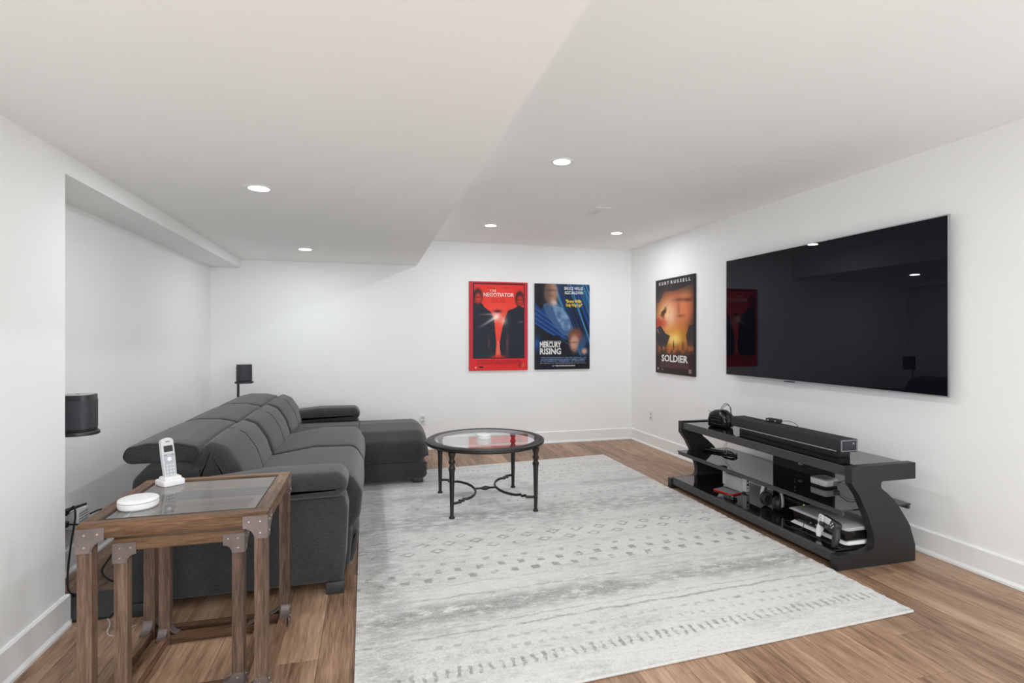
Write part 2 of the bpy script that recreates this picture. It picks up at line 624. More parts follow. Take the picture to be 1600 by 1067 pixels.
# ================================================================ room
XR, YB, XL, XN, YN = 3.10, 5.95, -1.534, -1.261, 2.71   # right wall, back wall, recess wall, near left wall face, its end
ZC, ZS, ZB = 2.312, 2.03, 1.943                         # upper ceiling, dropped soffit, bulkhead underside
XS = 0.503
YF = YF_


def struct(name, mb, mat, smooth=None):
    o = obj(name, mb, mat, None, smooth or 0)
    o['kind'] = 'structure'
    return o


fl = struct('floor', MB().box(XL - 0.2, XR + 0.2, YF - 0.2, YB + 0.2, -0.12, -0.006), 'floor_base')
PW, PL = 0.192, 1.32
x = XL
ci = 0
while x < XR:
    x1 = min(x + PW, XR)
    y = YF - random.uniform(0, PL)
    while y < YB:
        y0, y1 = max(y, YF), min(y + PL, YB)
        if y1 - y0 > 0.05:
            g = 0.0007
            mb = MB().box(x + g, x1 - g, y0 + g, y1 - g, -0.006, 0.0, 0.0007, 1)
            obj('plank', mb, 'floor', fl, 0)
        y += PL
    x = x1 + 1e-6
    ci += 1

struct('wall_right', MB().box(XR, XR + 0.15, YF - 0.2, YB + 0.15, -0.12, ZC + 0.1), 'wall')
struct('wall_back', MB().box(XL - 0.15, XR, YB, YB + 0.15, -0.12, ZC + 0.1), 'wall')
mb = MB().prism([(XL - 0.15, YB), (XL, YB), (XL, YN), (XN, YN), (XN, YF), (XL - 0.15, YF)], 'z', -0.006, ZC)
struct('wall_left', mb, 'wall')
# wall behind the camera, with an invented wide opening for extra fill light
mb = MB()
mb.box(XL - 0.15, -0.65, YF - 0.15, YF, -0.12, ZC + 0.1).box(2.65, XR, YF - 0.15, YF, -0.12, ZC + 0.1)
mb.box(-0.65, 2.65, YF - 0.15, YF, 2.16, ZC + 0.1).box(-0.65, 2.65, YF - 0.15, YF, -0.12, 0.22)
struct('wall_front', mb, 'wall')
ce = struct('ceiling', MB().box(XL - 0.15, XR, YF, YB, ZC, ZC + 0.1), 'ceil')
obj('dropped_soffit', MB().box(XN, XS, YF, YB, ZS, ZC), 'ceil', ce, 0)
obj('bulkhead', MB().box(XL, XN + 0.0, YN, YB, ZB, ZC), 'wall', ce, 0)


# baseboards: flat board with an eased top and a shoe moulding
def baseboard(name, a, b, nrm):
    """from a to b (xy on wall face), nrm points into the room"""
    prof = rp([(0, 0), (0.024, 0), (0.024, 0.012, 0.006), (0.014, 0.026, 0.004), (0.014, 0.128, 0.001), (0.006, 0.136, 0.003), (0, 0.136)], seg=3)
    A, B, N = Vector((*a, 0)), Vector((*b, 0)), Vector((*nrm, 0))
    bm = bmesh.new()
    r0 = [bm.verts.new(A + N * p + Vector((0, 0, q))) for p, q in prof]
    r1 = [bm.verts.new(B + N * p + Vector((0, 0, q))) for p, q in prof]
    bm.faces.new(r0); bm.faces.new(list(reversed(r1)))
    for i in range(len(prof)): bm.faces.new((r0[i], r1[i], r1[(i + 1) % len(prof)], r0[(i + 1) % len(prof)]))
    bmesh.ops.recalc_face_normals(bm, faces=bm.faces[:])
    m = MB(); m.bm.free(); m.bm = bm
    return struct(name, m, 'trim')


baseboard('baseboard_right', (XR, YF), (XR, YB), (-1, 0))
baseboard('baseboard_back', (XL, YB), (XR, YB), (0, -1))
baseboard('baseboard_left', (XL, YN), (XL, YB), (1, 0))
baseboard('baseboard_near', (XN, YF), (XN, YN), (1, 0))
baseboard('baseboard_return', (XL, YN), (XN + 0.014, YN), (0, 1))

# ================================================================ recessed ceiling lights
def downlight(x, y, z, label):
    t = thing('ceiling_light', label, 'light', (x, y, z), 'recessed ceiling lights')
    obj('trim_ring', MB().lathe([(0.052, -0.001), (0.052, -0.004), (0.066, -0.005), (0.071, -0.002), (0.071, 0.0)], (x, y, z), 36), 'trim', t)
    obj('diffuser', MB().lathe([(0, -0.0035), (0.053, -0.0035), (0.053, -0.001), (0, -0.001)], (x, y, z), 32), 'lamp', t)
    d = bpy.data.lights.new('bulb', 'AREA'); d.shape = 'DISK'; d.size = 0.10; d.energy = LAMP_E / 4; d.color = (0.915, 0.955, 1.0)
    o = bpy.data.objects.new('bulb', d); COL.objects.link(o); o.parent = t; o.location = (0, 0, -0.008)
    return t


downlight(-0.565, 3.08, ZS, 'round ceiling light in the lowered ceiling nearest the camera above the sofa')
downlight(-0.555, 5.10, ZS, 'round light in the lowered ceiling, far one near the back wall')
downlight(1.135, 3.07, ZC, 'round light in the higher ceiling, the largest and nearest of its three')
downlight(1.125, 5.00, ZC, 'round light in the higher ceiling above the red poster')
downlight(2.455, 5.03, ZC, 'round light in the higher ceiling by the right corner')
for (x, y, z, l) in [(-0.56, 0.9, ZS, 'added unseen light in the lowered ceiling behind the view'), (1.13, 0.6, ZC, 'added unseen light in the higher ceiling over the camera'),  # ceiling lights added out of view for more brightness
                     (2.45, 0.6, ZC, 'added unseen light in the higher ceiling right of the camera'), (1.13, -1.1, ZC, 'added unseen light in the higher ceiling far behind the camera'),
                     (-0.56, -1.1, ZS, 'added unseen light in the lowered ceiling far behind the camera')]:
    downlight(x, y, z, l)

v = thing('ceiling_vent', 'white slim rectangular air vent flush in the higher ceiling', 'vent', (1.867, 4.22, ZC))
for (a, b_, c, d) in [(1.80, 1.934, 4.06, 4.085), (1.80, 1.934, 4.355, 4.38), (1.80, 1.822, 4.085, 4.355), (1.912, 1.934, 4.085, 4.355)]:
    obj('frame_bar', MB().box(a, b_, c, d, ZC - 0.006, ZC, 0.002, 1), 'trim', v)
for k in range(5):
    xx = 1.832 + k * 0.0175
    obj('slat', MB().box(xx, xx + 0.012, 4.085, 4.355, ZC - 0.004, ZC, 0.001, 1), 'trim', v)

# ================================================================ outlets
def outlet(c, axis, label):
    t = thing('wall_outlet', label, 'outlet', c)
    x, y, z = c
    def bx(u0, u1, w0, w1, d0, d1, bev=0.001):
        if axis == 'y': return MB().box(x + u0, x + u1, y - d1, y - d0, z + w0, z + w1, bev, 2)
        if axis == 'x': return MB().box(x - d1, x - d0, y + u0, y + u1, z + w0, z + w1, bev, 2)
        return MB().box(x + d0, x + d1, y + u0, y + u1, z + w0, z + w1, bev, 2)
    obj('cover_plate', bx(-0.036, 0.036, -0.058, 0.058, 0, 0.006, 0.002), 'white', t)
    for s in (-0.021, 0.021):
        f = obj('socket', bx(-0.017, 0.017, s - 0.014, s + 0.014, 0.006, 0.0085, 0.0008), 'white_matte', t)
        for q in (-0.006, 0.006): obj('slot', bx(q - 0.0012, q + 0.0012, s - 0.005, s + 0.006, 0.0085, 0.009, 0), 'slot', f, 0)
    return t


outlet((0.567, YB, 0.335), 'y', 'white double wall socket on the back wall left of the round table')
outlet((XR, 5.465, 0.35), 'x', 'white double wall socket low on the right wall below the fiery poster')
outlet((XL, 3.22, 0.315), '-x', 'white wall socket in the left recess with black plugs in it')

# ================================================================ rug
def rug():
    c00, c10, c11, c01 = Vector((-0.050, 1.752)), Vector((2.368, 1.862)), Vector((2.375, 5.170)), Vector((-0.075, 4.945))
    nx, ny = 120, 160
    bm = bmesh.new()
    z1 = 0.011
    grid = []
    for j in range(ny + 1):
        row = []
        for i in range(nx + 1):
            s, t = i / nx, j / ny
            p = (c00 * (1 - s) + c10 * s) * (1 - t) + (c01 * (1 - s) + c11 * s) * t
            ex = 0.0
            if i == nx: ex = 0.004 * math.sin(j * 1.9) + random.uniform(-0.003, 0.003)
            row.append(bm.verts.new((p.x + ex, p.y, z1 + random.uniform(-0.0006, 0.0006))))
        grid.append(row)
    for j in range(ny):
        for i in range(nx): bm.faces.new((grid[j][i], grid[j][i + 1], grid[j + 1][i + 1], grid[j + 1][i]))
    ring = [grid[0][i] for i in range(nx + 1)] + [grid[j][nx] for j in range(1, ny + 1)] + [grid[ny][i] for i in range(nx - 1, -1, -1)] + [grid[j][0] for j in range(ny - 1, 0, -1)]
    low = []
    cen = Vector((1.16, 3.4, 0))
    for v_ in ring:
        low.append(bm.verts.new((v_.co.x, v_.co.y, 0.0005)))
    n = len(ring)
    for i in range(n): bm.faces.new((ring[i], low[i], low[(i + 1) % n], ring[(i + 1) % n]))
    bm.faces.new(list(reversed(low)))
    m = MB(); m.bm.free(); m.bm = bm
    t = obj('area_rug', m, 'rug', None, 50)
    tag(t, 'large pale grey distressed rug with rows of faded diamonds and dots on the wood floor', 'rug')
    for (a, b_) in [(c00, c10), (c01, c11)]:
        obj('bound_edge', MB().tube([(a.x, a.y, 0.0065), (b_.x, b_.y, 0.0065)], 0.006, 8), 'rug_edge', t)


rug()
RZ = 0.0115

# ================================================================ sofa
def sofa():
    t = thing('sectional_sofa', 'charcoal fabric sectional sofa with fold-back headrests and a chaise at the far end', 'sofa', (-0.55, 4.0, 0))
    # lower carcass
    obj('base', MB().loft(dense(rp([(-1.05, 0.05, 0.02), (-0.10, 0.05, 0.02), (-0.085, 0.24, 0.02), (-1.05, 0.24, 0.02)]), 0.08), 'y', 2.90, 4.56, 0.02), 'sofa', t)
    bk = [(-1.04, 0.05, 0.02), (-0.80, 0.05), (-0.80, 0.60, 0.04), (-0.88, 0.635, 0.03), (-1.02, 0.635, 0.05), (-1.09, 0.56, 0.06), (-1.10, 0.38, 0.08), (-1.05, 0.2, 0.06)]
    obj('back_frame', MB().loft(dense(rp(bk), 0.05), 'y', 2.90, 5.40, 0.035), 'sofa', t)
    # arms
    def arm(y0, y1, ypad0, ypad1, xf):
        pp = [(-1.03, 0.05, 0.02), (-0.125, 0.05, 0.015), (xf - 0.01, 0.16, 0.05), (xf, 0.40, 0.03), (xf - 0.015, 0.465, 0.025), (-1.04, 0.46, 0.03)]
        a = obj('armrest', MB().loft(dense(rp(pp), 0.06), 'y', y0, y1, 0.02), 'sofa', t)
        pad = [(-0.86, 0.455, 0.03), (xf - 0.035, 0.470, 0.03), (xf + 0.003, 0.52, 0.045), (xf - 0.035, 0.584, 0.055), (-0.45, 0.586, 0.1), (-0.86, 0.545, 0.05)]
        obj('arm_pad', MB().loft(dense(rp(pad), 0.04), 'y', ypad0, ypad1, 0.045, n=7, puff=0.006), 'sofa', a)
        return a
    a1 = arm(2.728, 2.90, 2.695, 2.955, -0.10)
    # seam round the outside of the near arm
    obj('seam', MB().tube(spline([(-0.80, 2.6955, 0.512), (-0.45, 2.6945, 0.514), (-0.17, 2.6945, 0.512), (-0.125, 2.700, 0.522)], 6), 0.0018, 6), 'seam', a1)
    a2 = arm(5.235, 5.40, 5.165, 5.42, -0.085)
    seats = [(2.925, 3.715), (3.725, 4.515)]
    backs = [(2.925, 3.715), (3.725, 4.505), (4.515, 5.30)]
    for i, (y0, y1) in enumerate(seats):
        sp = [(-0.66, 0.235, 0.03), (-0.085, 0.235, 0.03), (-0.048, 0.30, 0.06), (-0.035, 0.42, 0.07), (-0.09, 0.520, 0.08), (-0.35, 0.525, 0.2), (-0.66, 0.475, 0.03)]
        s_ = obj('seat_cushion', MB().loft(dense(rp(sp), 0.035), 'y', y0, y1, 0.035, n=6, mid=10, puff=0.008), 'sofa', t)
        # front apron under the seat (recliner footrest)
        ap = [(-0.12, 0.055, 0.02), (-0.085, 0.055, 0.02), (-0.065, 0.12, 0.03), (-0.055, 0.225, 0.015), (-0.12, 0.225, 0.01)]
        obj('footrest', MB().loft(dense(rp(ap), 0.03), 'y', y0 + 0.01, y1 - 0.01, 0.02), 'sofa', t)
    for i, (y0, y1) in enumerate(backs):
        bp = [(-0.88, 0.40, 0.03), (-0.60, 0.40, 0.03), (-0.600, 0.50, 0.05), (-0.632, 0.60, 0.1), (-0.69, 0.69, 0.07), (-0.765, 0.722, 0.035), (-0.815, 0.68, 0.03), (-0.88, 0.60, 0.03)]
        c = obj('back_cushion', MB().loft(dense(rp(bp), 0.03), 'y', y0, y1, 0.045, n=7, mid=10, puff=0.010), 'sofa', t)
        ym = (y0 + y1) / 2 + 0.02
        pf = inset(dense(rp(bp), 0.03), -0.0105)
        pf = [p for p in pf if p[0] > -0.775 and p[1] > 0.45]
        pf.sort(key=lambda p: -p[1] - p[0] * 0.2)
        obj('seam', MB().tube([(p[0], ym, p[1]) for p in pf], 0.0022, 6), 'seam', c)
        hp = [(-1.110, 0.634, 0.04), (-0.84, 0.634, 0.03), (-0.798, 0.668, 0.03), (-0.812, 0.708, 0.025), (-0.90, 0.729, 0.12), (-1.03, 0.733, 0.12), (-1.118, 0.714, 0.035), (-1.134, 0.670, 0.03)]
        h = obj('headrest', MB().loft(dense(rp(hp), 0.03), 'y', y0 - (0.01 if i == 0 else -0.002), y1 - 0.002, 0.022, n=5, mid=8, puff=0.004), 'sofa', t)
        if i == 0:
            q = inset(dense(rp(hp), 0.03), 0.006)
            obj('piping', MB().tube([(p[0], y0 - 0.006, p[1]) for p in q], 0.0025, 6, closed=True), 'seam', h)
        # hinge arms that carry the headrest
        for yy in (y0 + 0.2, y1 - 0.2): obj('hinge', MB().box(-0.97, -0.93, yy - 0.015, yy + 0.015, 0.60, 0.66, 0.004), 'steel', h)
    # chaise
    cp = [(4.535, 0.200, 0.03), (4.515, 0.29, 0.05), (4.540, 0.370, 0.06), (4.68, 0.440, 0.14), (4.95, 0.466, 0.2), (5.28, 0.450, 0.08), (5.37, 0.36, 0.06), (5.37, 0.200, 0.03)]
    ch = obj('chaise_cushion', MB().loft(dense(rp(cp), 0.035), 'x', -0.66, 0.485, 0.02, 0.10, n=8, mid=10), 'sofa', t)
    q = [p for p in inset(dense(rp(cp), 0.035), -0.0005) if p[1] > 0.22]
    k0 = min(range(len(q)), key=lambda i: q[i][1] - (0 if q[i][0] < 4.7 else 10))
    obj('seam', MB().tube([(-0.085, p[0], p[1]) for p in q], 0.0022, 6), 'seam', ch)
    obj('seam', MB().tube([(-0.50, 4.553, 0.372), (0.2, 4.553, 0.372), (0.38, 4.556, 0.370)], 0.002, 6), 'seam', ch)
    cb = [(4.56, 0.05, 0.02), (4.535, 0.12, 0.03), (4.55, 0.196, 0.015), (5.37, 0.196, 0.02), (5.37, 0.05, 0.02)]
    obj('chaise_base', MB().loft(dense(rp(cb), 0.05), 'x', -0.80, 0.475, 0.03, 0.045), 'sofa', t)
    for (x, y) in [(-0.16, 2.745), (-0.98, 2.745), (-0.16, 3.70), (-0.98, 5.30), (-0.98, 4.0)]:
        obj('foot', MB().box(x - 0.042, x + 0.042, y - 0.03, y + 0.05, 0.0, 0.058, 0.004), 'foot', t)
    for (x, y) in [(0.40, 4.60), (0.40, 5.29)]:
        z0 = RZ if y < 5.0 else 0
        obj('foot', MB().box(x - 0.042, x + 0.042, y - 0.03, y + 0.05, z0, 0.058, 0.004), 'foot', t)


sofa()

# ================================================================ side tables (two nesting)
def nest_table(x0, x1, y0, y1, h, L, rail, plate, label, top_glass):
    t = thing('side_table', label, 'table', ((x0 + x1) / 2, (y0 + y1) / 2, 0))
    # legs
    for (a, b_) in [(x0, y0), (x1 - L, y0), (x0, y1 - L), (x1 - L, y1 - L)]:
        obj('leg', MB().box(a, a + L, b_, b_ + L, 0, h - rail, 0.0015, 1), 'tbl_wood_z', t, 30, origin=(a, b_, 0))
    e = 0.002
    fw = L + 0.006        # flat frame of the top
    # top rails
    obj('top_rail', MB().box(x0 - e, x1 + e, y0 - e, y0 + fw, h - rail, h, 0.002, 1), 'tbl_wood_x', t, 30, origin=(x0, y0, h))
    obj('top_rail', MB().box(x0 - e, x1 + e, y1 - fw, y1 + e, h - rail, h, 0.002, 1), 'tbl_wood_x', t, 30, origin=(x0, y1, h))
    obj('top_rail', MB().box(x0 - e, x0 + fw, y0 + fw, y1 - fw, h - rail, h, 0.002, 1), 'tbl_wood_y', t, 30, origin=(x0, y0, h))
    obj('top_rail', MB().box(x1 - fw, x1 + e, y0 + fw, y1 - fw, h - rail, h, 0.002, 1), 'tbl_wood_y', t, 30, origin=(x1, y0, h))
    if top_glass:
        obj('glass_top', MB().box(x0 + fw, x1 - fw, y0 + fw, y1 - fw, h - 0.009, h - 0.003), 'glass', t, 0)
        g = 0.004
        mb = MB().box(x0 + fw - g, x1 - fw + g, y0 + fw - g, y0 + fw, h, h + 0.0012).box(x0 + fw - g, x1 - fw + g, y1 - fw, y1 - fw + g, h, h + 0.0012)
        mb.box(x0 + fw - g, x0 + fw, y0 + fw, y1 - fw, h, h + 0.0012).box(x1 - fw, x1 - fw + g, y0 + fw, y1 - fw, h, h + 0.0012)
        obj('gasket', mb, 'slot', t, 0)
    # bottom rails
    br = L * 0.9
    for (a, b_, c, d, m_) in [(x0 + L, x1 - L, y0 + 0.004, y0 + L - 0.004, 'tbl_wood_x'), (x0 + L, x1 - L, y1 - L + 0.004, y1 - 0.004, 'tbl_wood_x'),
                              (x0 + 0.004, x0 + L - 0.004, y0 + L, y1 - L, 'tbl_wood_y'), (x1 - L + 0.004, x1 - 0.004, y0 + L, y1 - L, 'tbl_wood_y')]:
        obj('bottom_rail', MB().box(a, b_, c, d, 0.0, br, 0.0015, 1), m_, t, 30, origin=(a, c, 0))
    # corner plates: square with a quarter circle bitten from the inner corner
    S, Rr = plate, plate - L * 0.92
    th = 0.0022
    def bitten(sx, sz):
        pts = [(0, 0), (S, 0)]
        for k in range(9):
            an = PI / 2 * k / 8
            pts.append((S - Rr * math.sin(an) if 0 else S - Rr + Rr * (1 - math.sin(an)) , S - Rr + Rr * (1 - math.cos(an)) if 0 else S - Rr * math.cos(an)))
        # arc centred on the inner corner (S, S)
        pts = [(0, 0), (S, 0)] + [(S - (S - (S - Rr)) * math.sin(PI / 2 * k / 8), S - Rr * math.cos(PI / 2 * k / 8)) for k in range(9)] + [(0, S)]
        return [(p * sx, q * sz) for p, q in pts]
    riv = [(0.30, 0.26), (0.76, 0.26), (0.30, 0.76)]
    drop = 0.012
    def plate_at(cx, cz, sx, sz, face, pos, out, zoff):
        poly = [(cx + p, cz + q) for p, q in bitten(sx, sz)]
        a0, a1 = (pos, pos + out * th)
        if face == 'y': mb = MB().prism(poly, 'y', a0, a1, 0.0004, 1)
        else: mb = MB().prism(poly, 'x', a0, a1, 0.0004, 1)
        pl = obj('corner_plate', mb, 'metal_plate', t, 30)
        for (u, w) in riv:
            mb = MB()
            p, q = cx + sx * u * S, cz + sz * w * S
            rot = Matrix.Rotation(PI / 2, 4, 'X') if face == 'y' else Matrix.Rotation(PI / 2, 4, 'Y')
            loc = (p, a1, q) if face == 'y' else (a1, p, q)
            mb.lathe([(0, -0.0028), (0.003, -0.0018), (0.0042, 0.0), (0.003, 0.0018), (0, 0.0028)], (0, 0, 0), 10, Matrix.Translation(loc) @ rot)
            obj('rivet', mb, 'rivet', pl)
        # bent flange lining the bitten arc
        arc = [(cx + sx * (S - Rr * math.sin(PI / 2 * k / 8)), cz + sz * (S - Rr * math.cos(PI / 2 * k / 8))) for k in range(9)]
        arc2 = [(cx + sx * (S - (Rr - 0.004) * math.sin(PI / 2 * k / 8)), cz + sz * (S - (Rr - 0.004) * math.cos(PI / 2 * k / 8))) for k in range(8, -1, -1)]
        dp = L * 0.8
        mb = MB().prism(arc + arc2, face, pos, pos - out * dp)
        obj('flange', mb, 'metal_plate', pl, 30)
    zt = h - drop
    for ys, out in ((y0 - e, -1), (y1 + e, 1)):
        plate_at(x0 - e, zt, 1, -1, 'y', ys, out, 0); plate_at(x1 + e, zt, -1, -1, 'y', ys, out, 0)
    for ys, out in ((y0, -1), (y1, 1)):
        plate_at(x0, 0.0, 1, 1, 'y', ys, out, 0); plate_at(x1, 0.0, -1, 1, 'y', ys, out, 0)
    for xs, out in ((x0 - e, -1), (x1 + e, 1)):
        plate_at(y0 - e, zt, 1, -1, 'x', xs, out, 0); plate_at(y1 + e, zt, -1, -1, 'x', xs, out, 0)
    for xs, out in ((x0, -1), (x1, 1)):
        plate_at(y0, 0.0, 1, 1, 'x', xs, out, 0); plate_at(y1, 0.0, -1, 1, 'x', xs, out, 0)
    return t


TH = 0.645
nest_table(-0.893, -0.338, 1.984, 2.543, TH, 0.041, 0.047, 0.078, 'taller brown wooden end table with a glass top and riveted steel corners', True)
nest_table(-0.818, -0.424, 2.050, 2.478, 0.570, 0.039, 0.040, 0.068, 'shorter brown wooden nesting table tucked under the glass-topped end table', True)
GZ = TH - 0.003

# white oval puck on the side table
def puck(c, r, h, name, label, seg=48):
    t = thing(name, label, 'device', c)
    obj('body', MB().lathe([(0, 0), (r * 0.90, 0), (r * 0.97, h * 0.12), (r, h * 0.40), (r, h * 0.66)], c, seg), 'white', t)
    obj('groove', MB().lathe([(r * 0.965, h * 0.64), (r * 0.965, h * 0.72)], c, seg), 'slot', t)
    obj('lid', MB().lathe([(r * 0.99, h * 0.70), (r * 1.0, h * 0.78), (r * 0.97, h * 0.90), (r * 0.88, h * 0.98), (r * 0.5, h), (0, h)], c, seg), 'white', t)
    return t


puck((-0.788, 2.165, GZ), 0.062, 0.034, 'smart_puck', 'white round flat gadget with a dark groove on the glass end table')
puck((0.825, 3.90, 0.487), 0.056, 0.036, 'smart_puck', 'small white round gadget on the round glass coffee table')


def phone():
    c = Vector((-0.788, 2.470, GZ))
    t = thing('cordless_phone', 'silver white cordless phone handset upright in its charging base on the end table', 'phone', c)
    base_rot = Matrix.Translation(c) @ Matrix.Rotation(math.radians(40), 4, 'Z')
    poly = rp([(-0.040, -0.050, 0.012), (0.040, -0.050, 0.012), (0.044, 0.035, 0.015), (-0.044, 0.035, 0.015)])
    mb = MB().prism(poly, 'z', 0, 0.022, 0.004, 2, base_rot)
    mb.prism([(p * 0.78, q * 0.72 - 0.004) for p, q in poly], 'z', 0.020, 0.034, 0.005, 2, base_rot)
    obj('charging_base', mb, 'white', t)
    H = base_rot @ Matrix.Translation((0, -0.012, 0.024)) @ Matrix.Rotation(math.radians(-15), 4, 'X')
    prof = rp([(-0.022, 0, 0.006), (0.022, 0, 0.006), (0.0245, 0.09, 0.02), (0.0235, 0.160, 0.014), (0, 0.168, 0.03), (-0.0235, 0.160, 0.014), (-0.0245, 0.09, 0.02)])
    hs = obj('handset', MB().prism(prof, 'y', -0.006, 0.018, 0.004, 3, H), 'white_matte', t)
    obj('keypad_panel', MB().prism(rp([(-0.018, 0.006, 0.004), (0.018, 0.006, 0.004), (0.020, 0.10, 0.004), (-0.020, 0.10, 0.004)]), 'y', -0.0072, -0.005, 0, 1, H), 'lgrey', hs)
    obj('screen', MB().prism(rp([(-0.0165, 0.108, 0.002), (0.0165, 0.108, 0.002), (0.0165, 0.133, 0.002), (-0.0165, 0.133, 0.002)]), 'y', -0.0075, -0.005, 0, 1, H), 'dark_gloss', hs)
    obj('earpiece', MB().prism(rp([(-0.008, 0.148, 0.001), (0.008, 0.148, 0.001), (0.008, 0.151, 0.001), (-0.008, 0.151, 0.001)]), 'y', -0.0068, -0.005, 0, 1, H), 'slot', hs)
    for r_ in range(4):
        for k in range(3):
            cx, cz = (k - 1) * 0.0115, 0.014 + r_ * 0.0135
            obj('key', MB().prism(rp([(cx - 0.004, cz - 0.004, 0.0015), (cx + 0.004, cz - 0.004, 0.0015), (cx + 0.004, cz + 0.004, 0.0015), (cx - 0.004, cz + 0.004, 0.0015)]), 'y', -0.0088, -0.006, 0.0006, 1, H), 'white_matte', hs)
    obj('navigation_key', MB().lathe([(0, 0), (0.0085, 0), (0.0075, 0.002), (0, 0.0022)], (0, 0, 0), 20, H @ Matrix.Translation((0, -0.007, 0.078)) @ Matrix.Rotation(PI / 2, 4, 'X')), 'white', hs)
    for s in (-1, 1): obj('key', MB().prism(rp([(s * 0.013 - 0.004, 0.092, 0.001), (s * 0.013 + 0.004, 0.092, 0.001), (s * 0.013 + 0.004, 0.097, 0.001), (s * 0.013 - 0.004, 0.097, 0.001)]), 'y', -0.0085, -0.006, 0, 1, H), 'grey', hs)


phone()

# ================================================================ round coffee table
def coffee_table():
    cx, cy, z = 0.840, 3.920, RZ
    zt = 0.487
    t = thing('coffee_table', 'round dark iron coffee table with a clear glass top on the rug', 'table', (cx, cy, z))
    R_, r_ = 0.440, 0.378
    obj('rim', MB().lathe([(r_, zt - 0.010), (r_, zt - 0.001), (r_ + 0.006, zt + 0.001), (R_ - 0.012, zt + 0.001), (R_, zt - 0.006), (R_ + 0.001, zt - 0.020), (R_ - 0.006, zt - 0.030), (r_ + 0.01, zt - 0.030), (r_ - 0.008, zt - 0.022), (r_ - 0.008, zt - 0.010), (r_, zt - 0.010)], (cx, cy, 0), 72), 'iron', t)
    obj('glass_top', MB().lathe([(0, zt - 0.010), (r_, zt - 0.010), (r_, zt), (0, zt)], (cx, cy, 0), 72), 'glass2', t)
    # cleaned lathe has a closed rim, legs below it
    lp = [(0.020, 0.0), (0.020, 0.006), (0.013, 0.016), (0.0125, 0.020), (0.0165, 0.21), (0.0185, 0.30), (0.0195, 0.318), (0.0235, 0.330), (0.0245, 0.340), (0.0185, 0.352), (0.0150, 0.362), (0.0235, 0.376), (0.0235, 0.386),
          (0.0170, 0.396), (0.0165, 0.405), (0.0250, 0.432), (0.0265, 0.440), (0.0265, zt - 0.030 - z)]
    lp = [(r * 1.0, q) for r, q in lp]
    legs = [(-0.298, -0.310), (0.298, -0.310), (-0.298, 0.310), (0.298, 0.310)]
    for dx, dy in legs:
        obj('leg', MB().lathe(lp, (cx + dx, cy + dy, z), 10), 'iron', t, 30)
    # scrolled stretchers
    zs = 0.112
    for s in (-1, 1):
        for q in (-1, 1):
            pts = [(0.298, 0.310), (0.268, 0.306), (0.234, 0.292), (0.240, 0.258), (0.208, 0.264), (0.208, 0.228), (0.178, 0.232), (0.148, 0.206), (0.112, 0.150), (0.088, 0.075), (0.082, 0.0)]
            P3 = [(cx + s * a, cy + q * b_, zs) for a, b_ in pts]
            obj('stretcher', MB().tube(P3, 0.0085, 6, flat=(1, 1.15)), 'iron', t, 30)
    obj('centre_bar', MB().tube([(cx - 0.085, cy, zs), (cx - 0.035, cy, zs), (cx - 0.02, cy, zs), (cx, cy, zs), (cx + 0.02, cy, zs), (cx + 0.035, cy, zs), (cx + 0.085, cy, zs)], [0.008, 0.008, 0.013, 0.018, 0.013, 0.008, 0.008], 8), 'iron', t, 30)


coffee_table()

# ================================================================ TV
def tv():
    y0, y1, z0, z1 = 2.193, 4.050, 0.912, 1.912
    xa, xb = 3.043, 3.028       # front plane at near and far end
    t = thing('television', 'very large black flat television hung on the right wall, switched off', 'television', (3.09, 3.12, 1.4))
    p = [(xa, y0), (xb, y1), (xb + 0.012, y1), (xa + 0.012, y0)]
    obj('panel', MB().prism(p, 'z', z0, z1, 0.0012, 1), 'steel', t, 30)
    b = 0.007
    k = (xb - xa) / (y1 - y0)
    q = [(xa + k * b - 0.001, y0 + b), (xb - k * b - 0.001, y1 - b), (xb - k * b + 0.002, y1 - b), (xa + k * b + 0.002, y0 + b)]
    obj('screen', MB().prism(q, 'z', z0 + b, z1 - b), 'screen', t, 0)
    obj('rear_housing', MB().box(3.050, 3.088, 2.45, 3.80, 0.98, 1.55, 0.006), 'dark', t)
    obj('wall_bracket', MB().box(3.075, 3.10, 2.85, 3.40, 1.2, 1.5, 0.003), 'steel', t)
    obj('receiver_notch', MB().box(3.030, 3.044, 3.28, 3.38, z0 - 0.008, z0, 0.002), 'dark', t)


tv()

# ================================================================ TV stand
SZ1, SZ2, SZ3 = 0.092, 0.302, 0.538


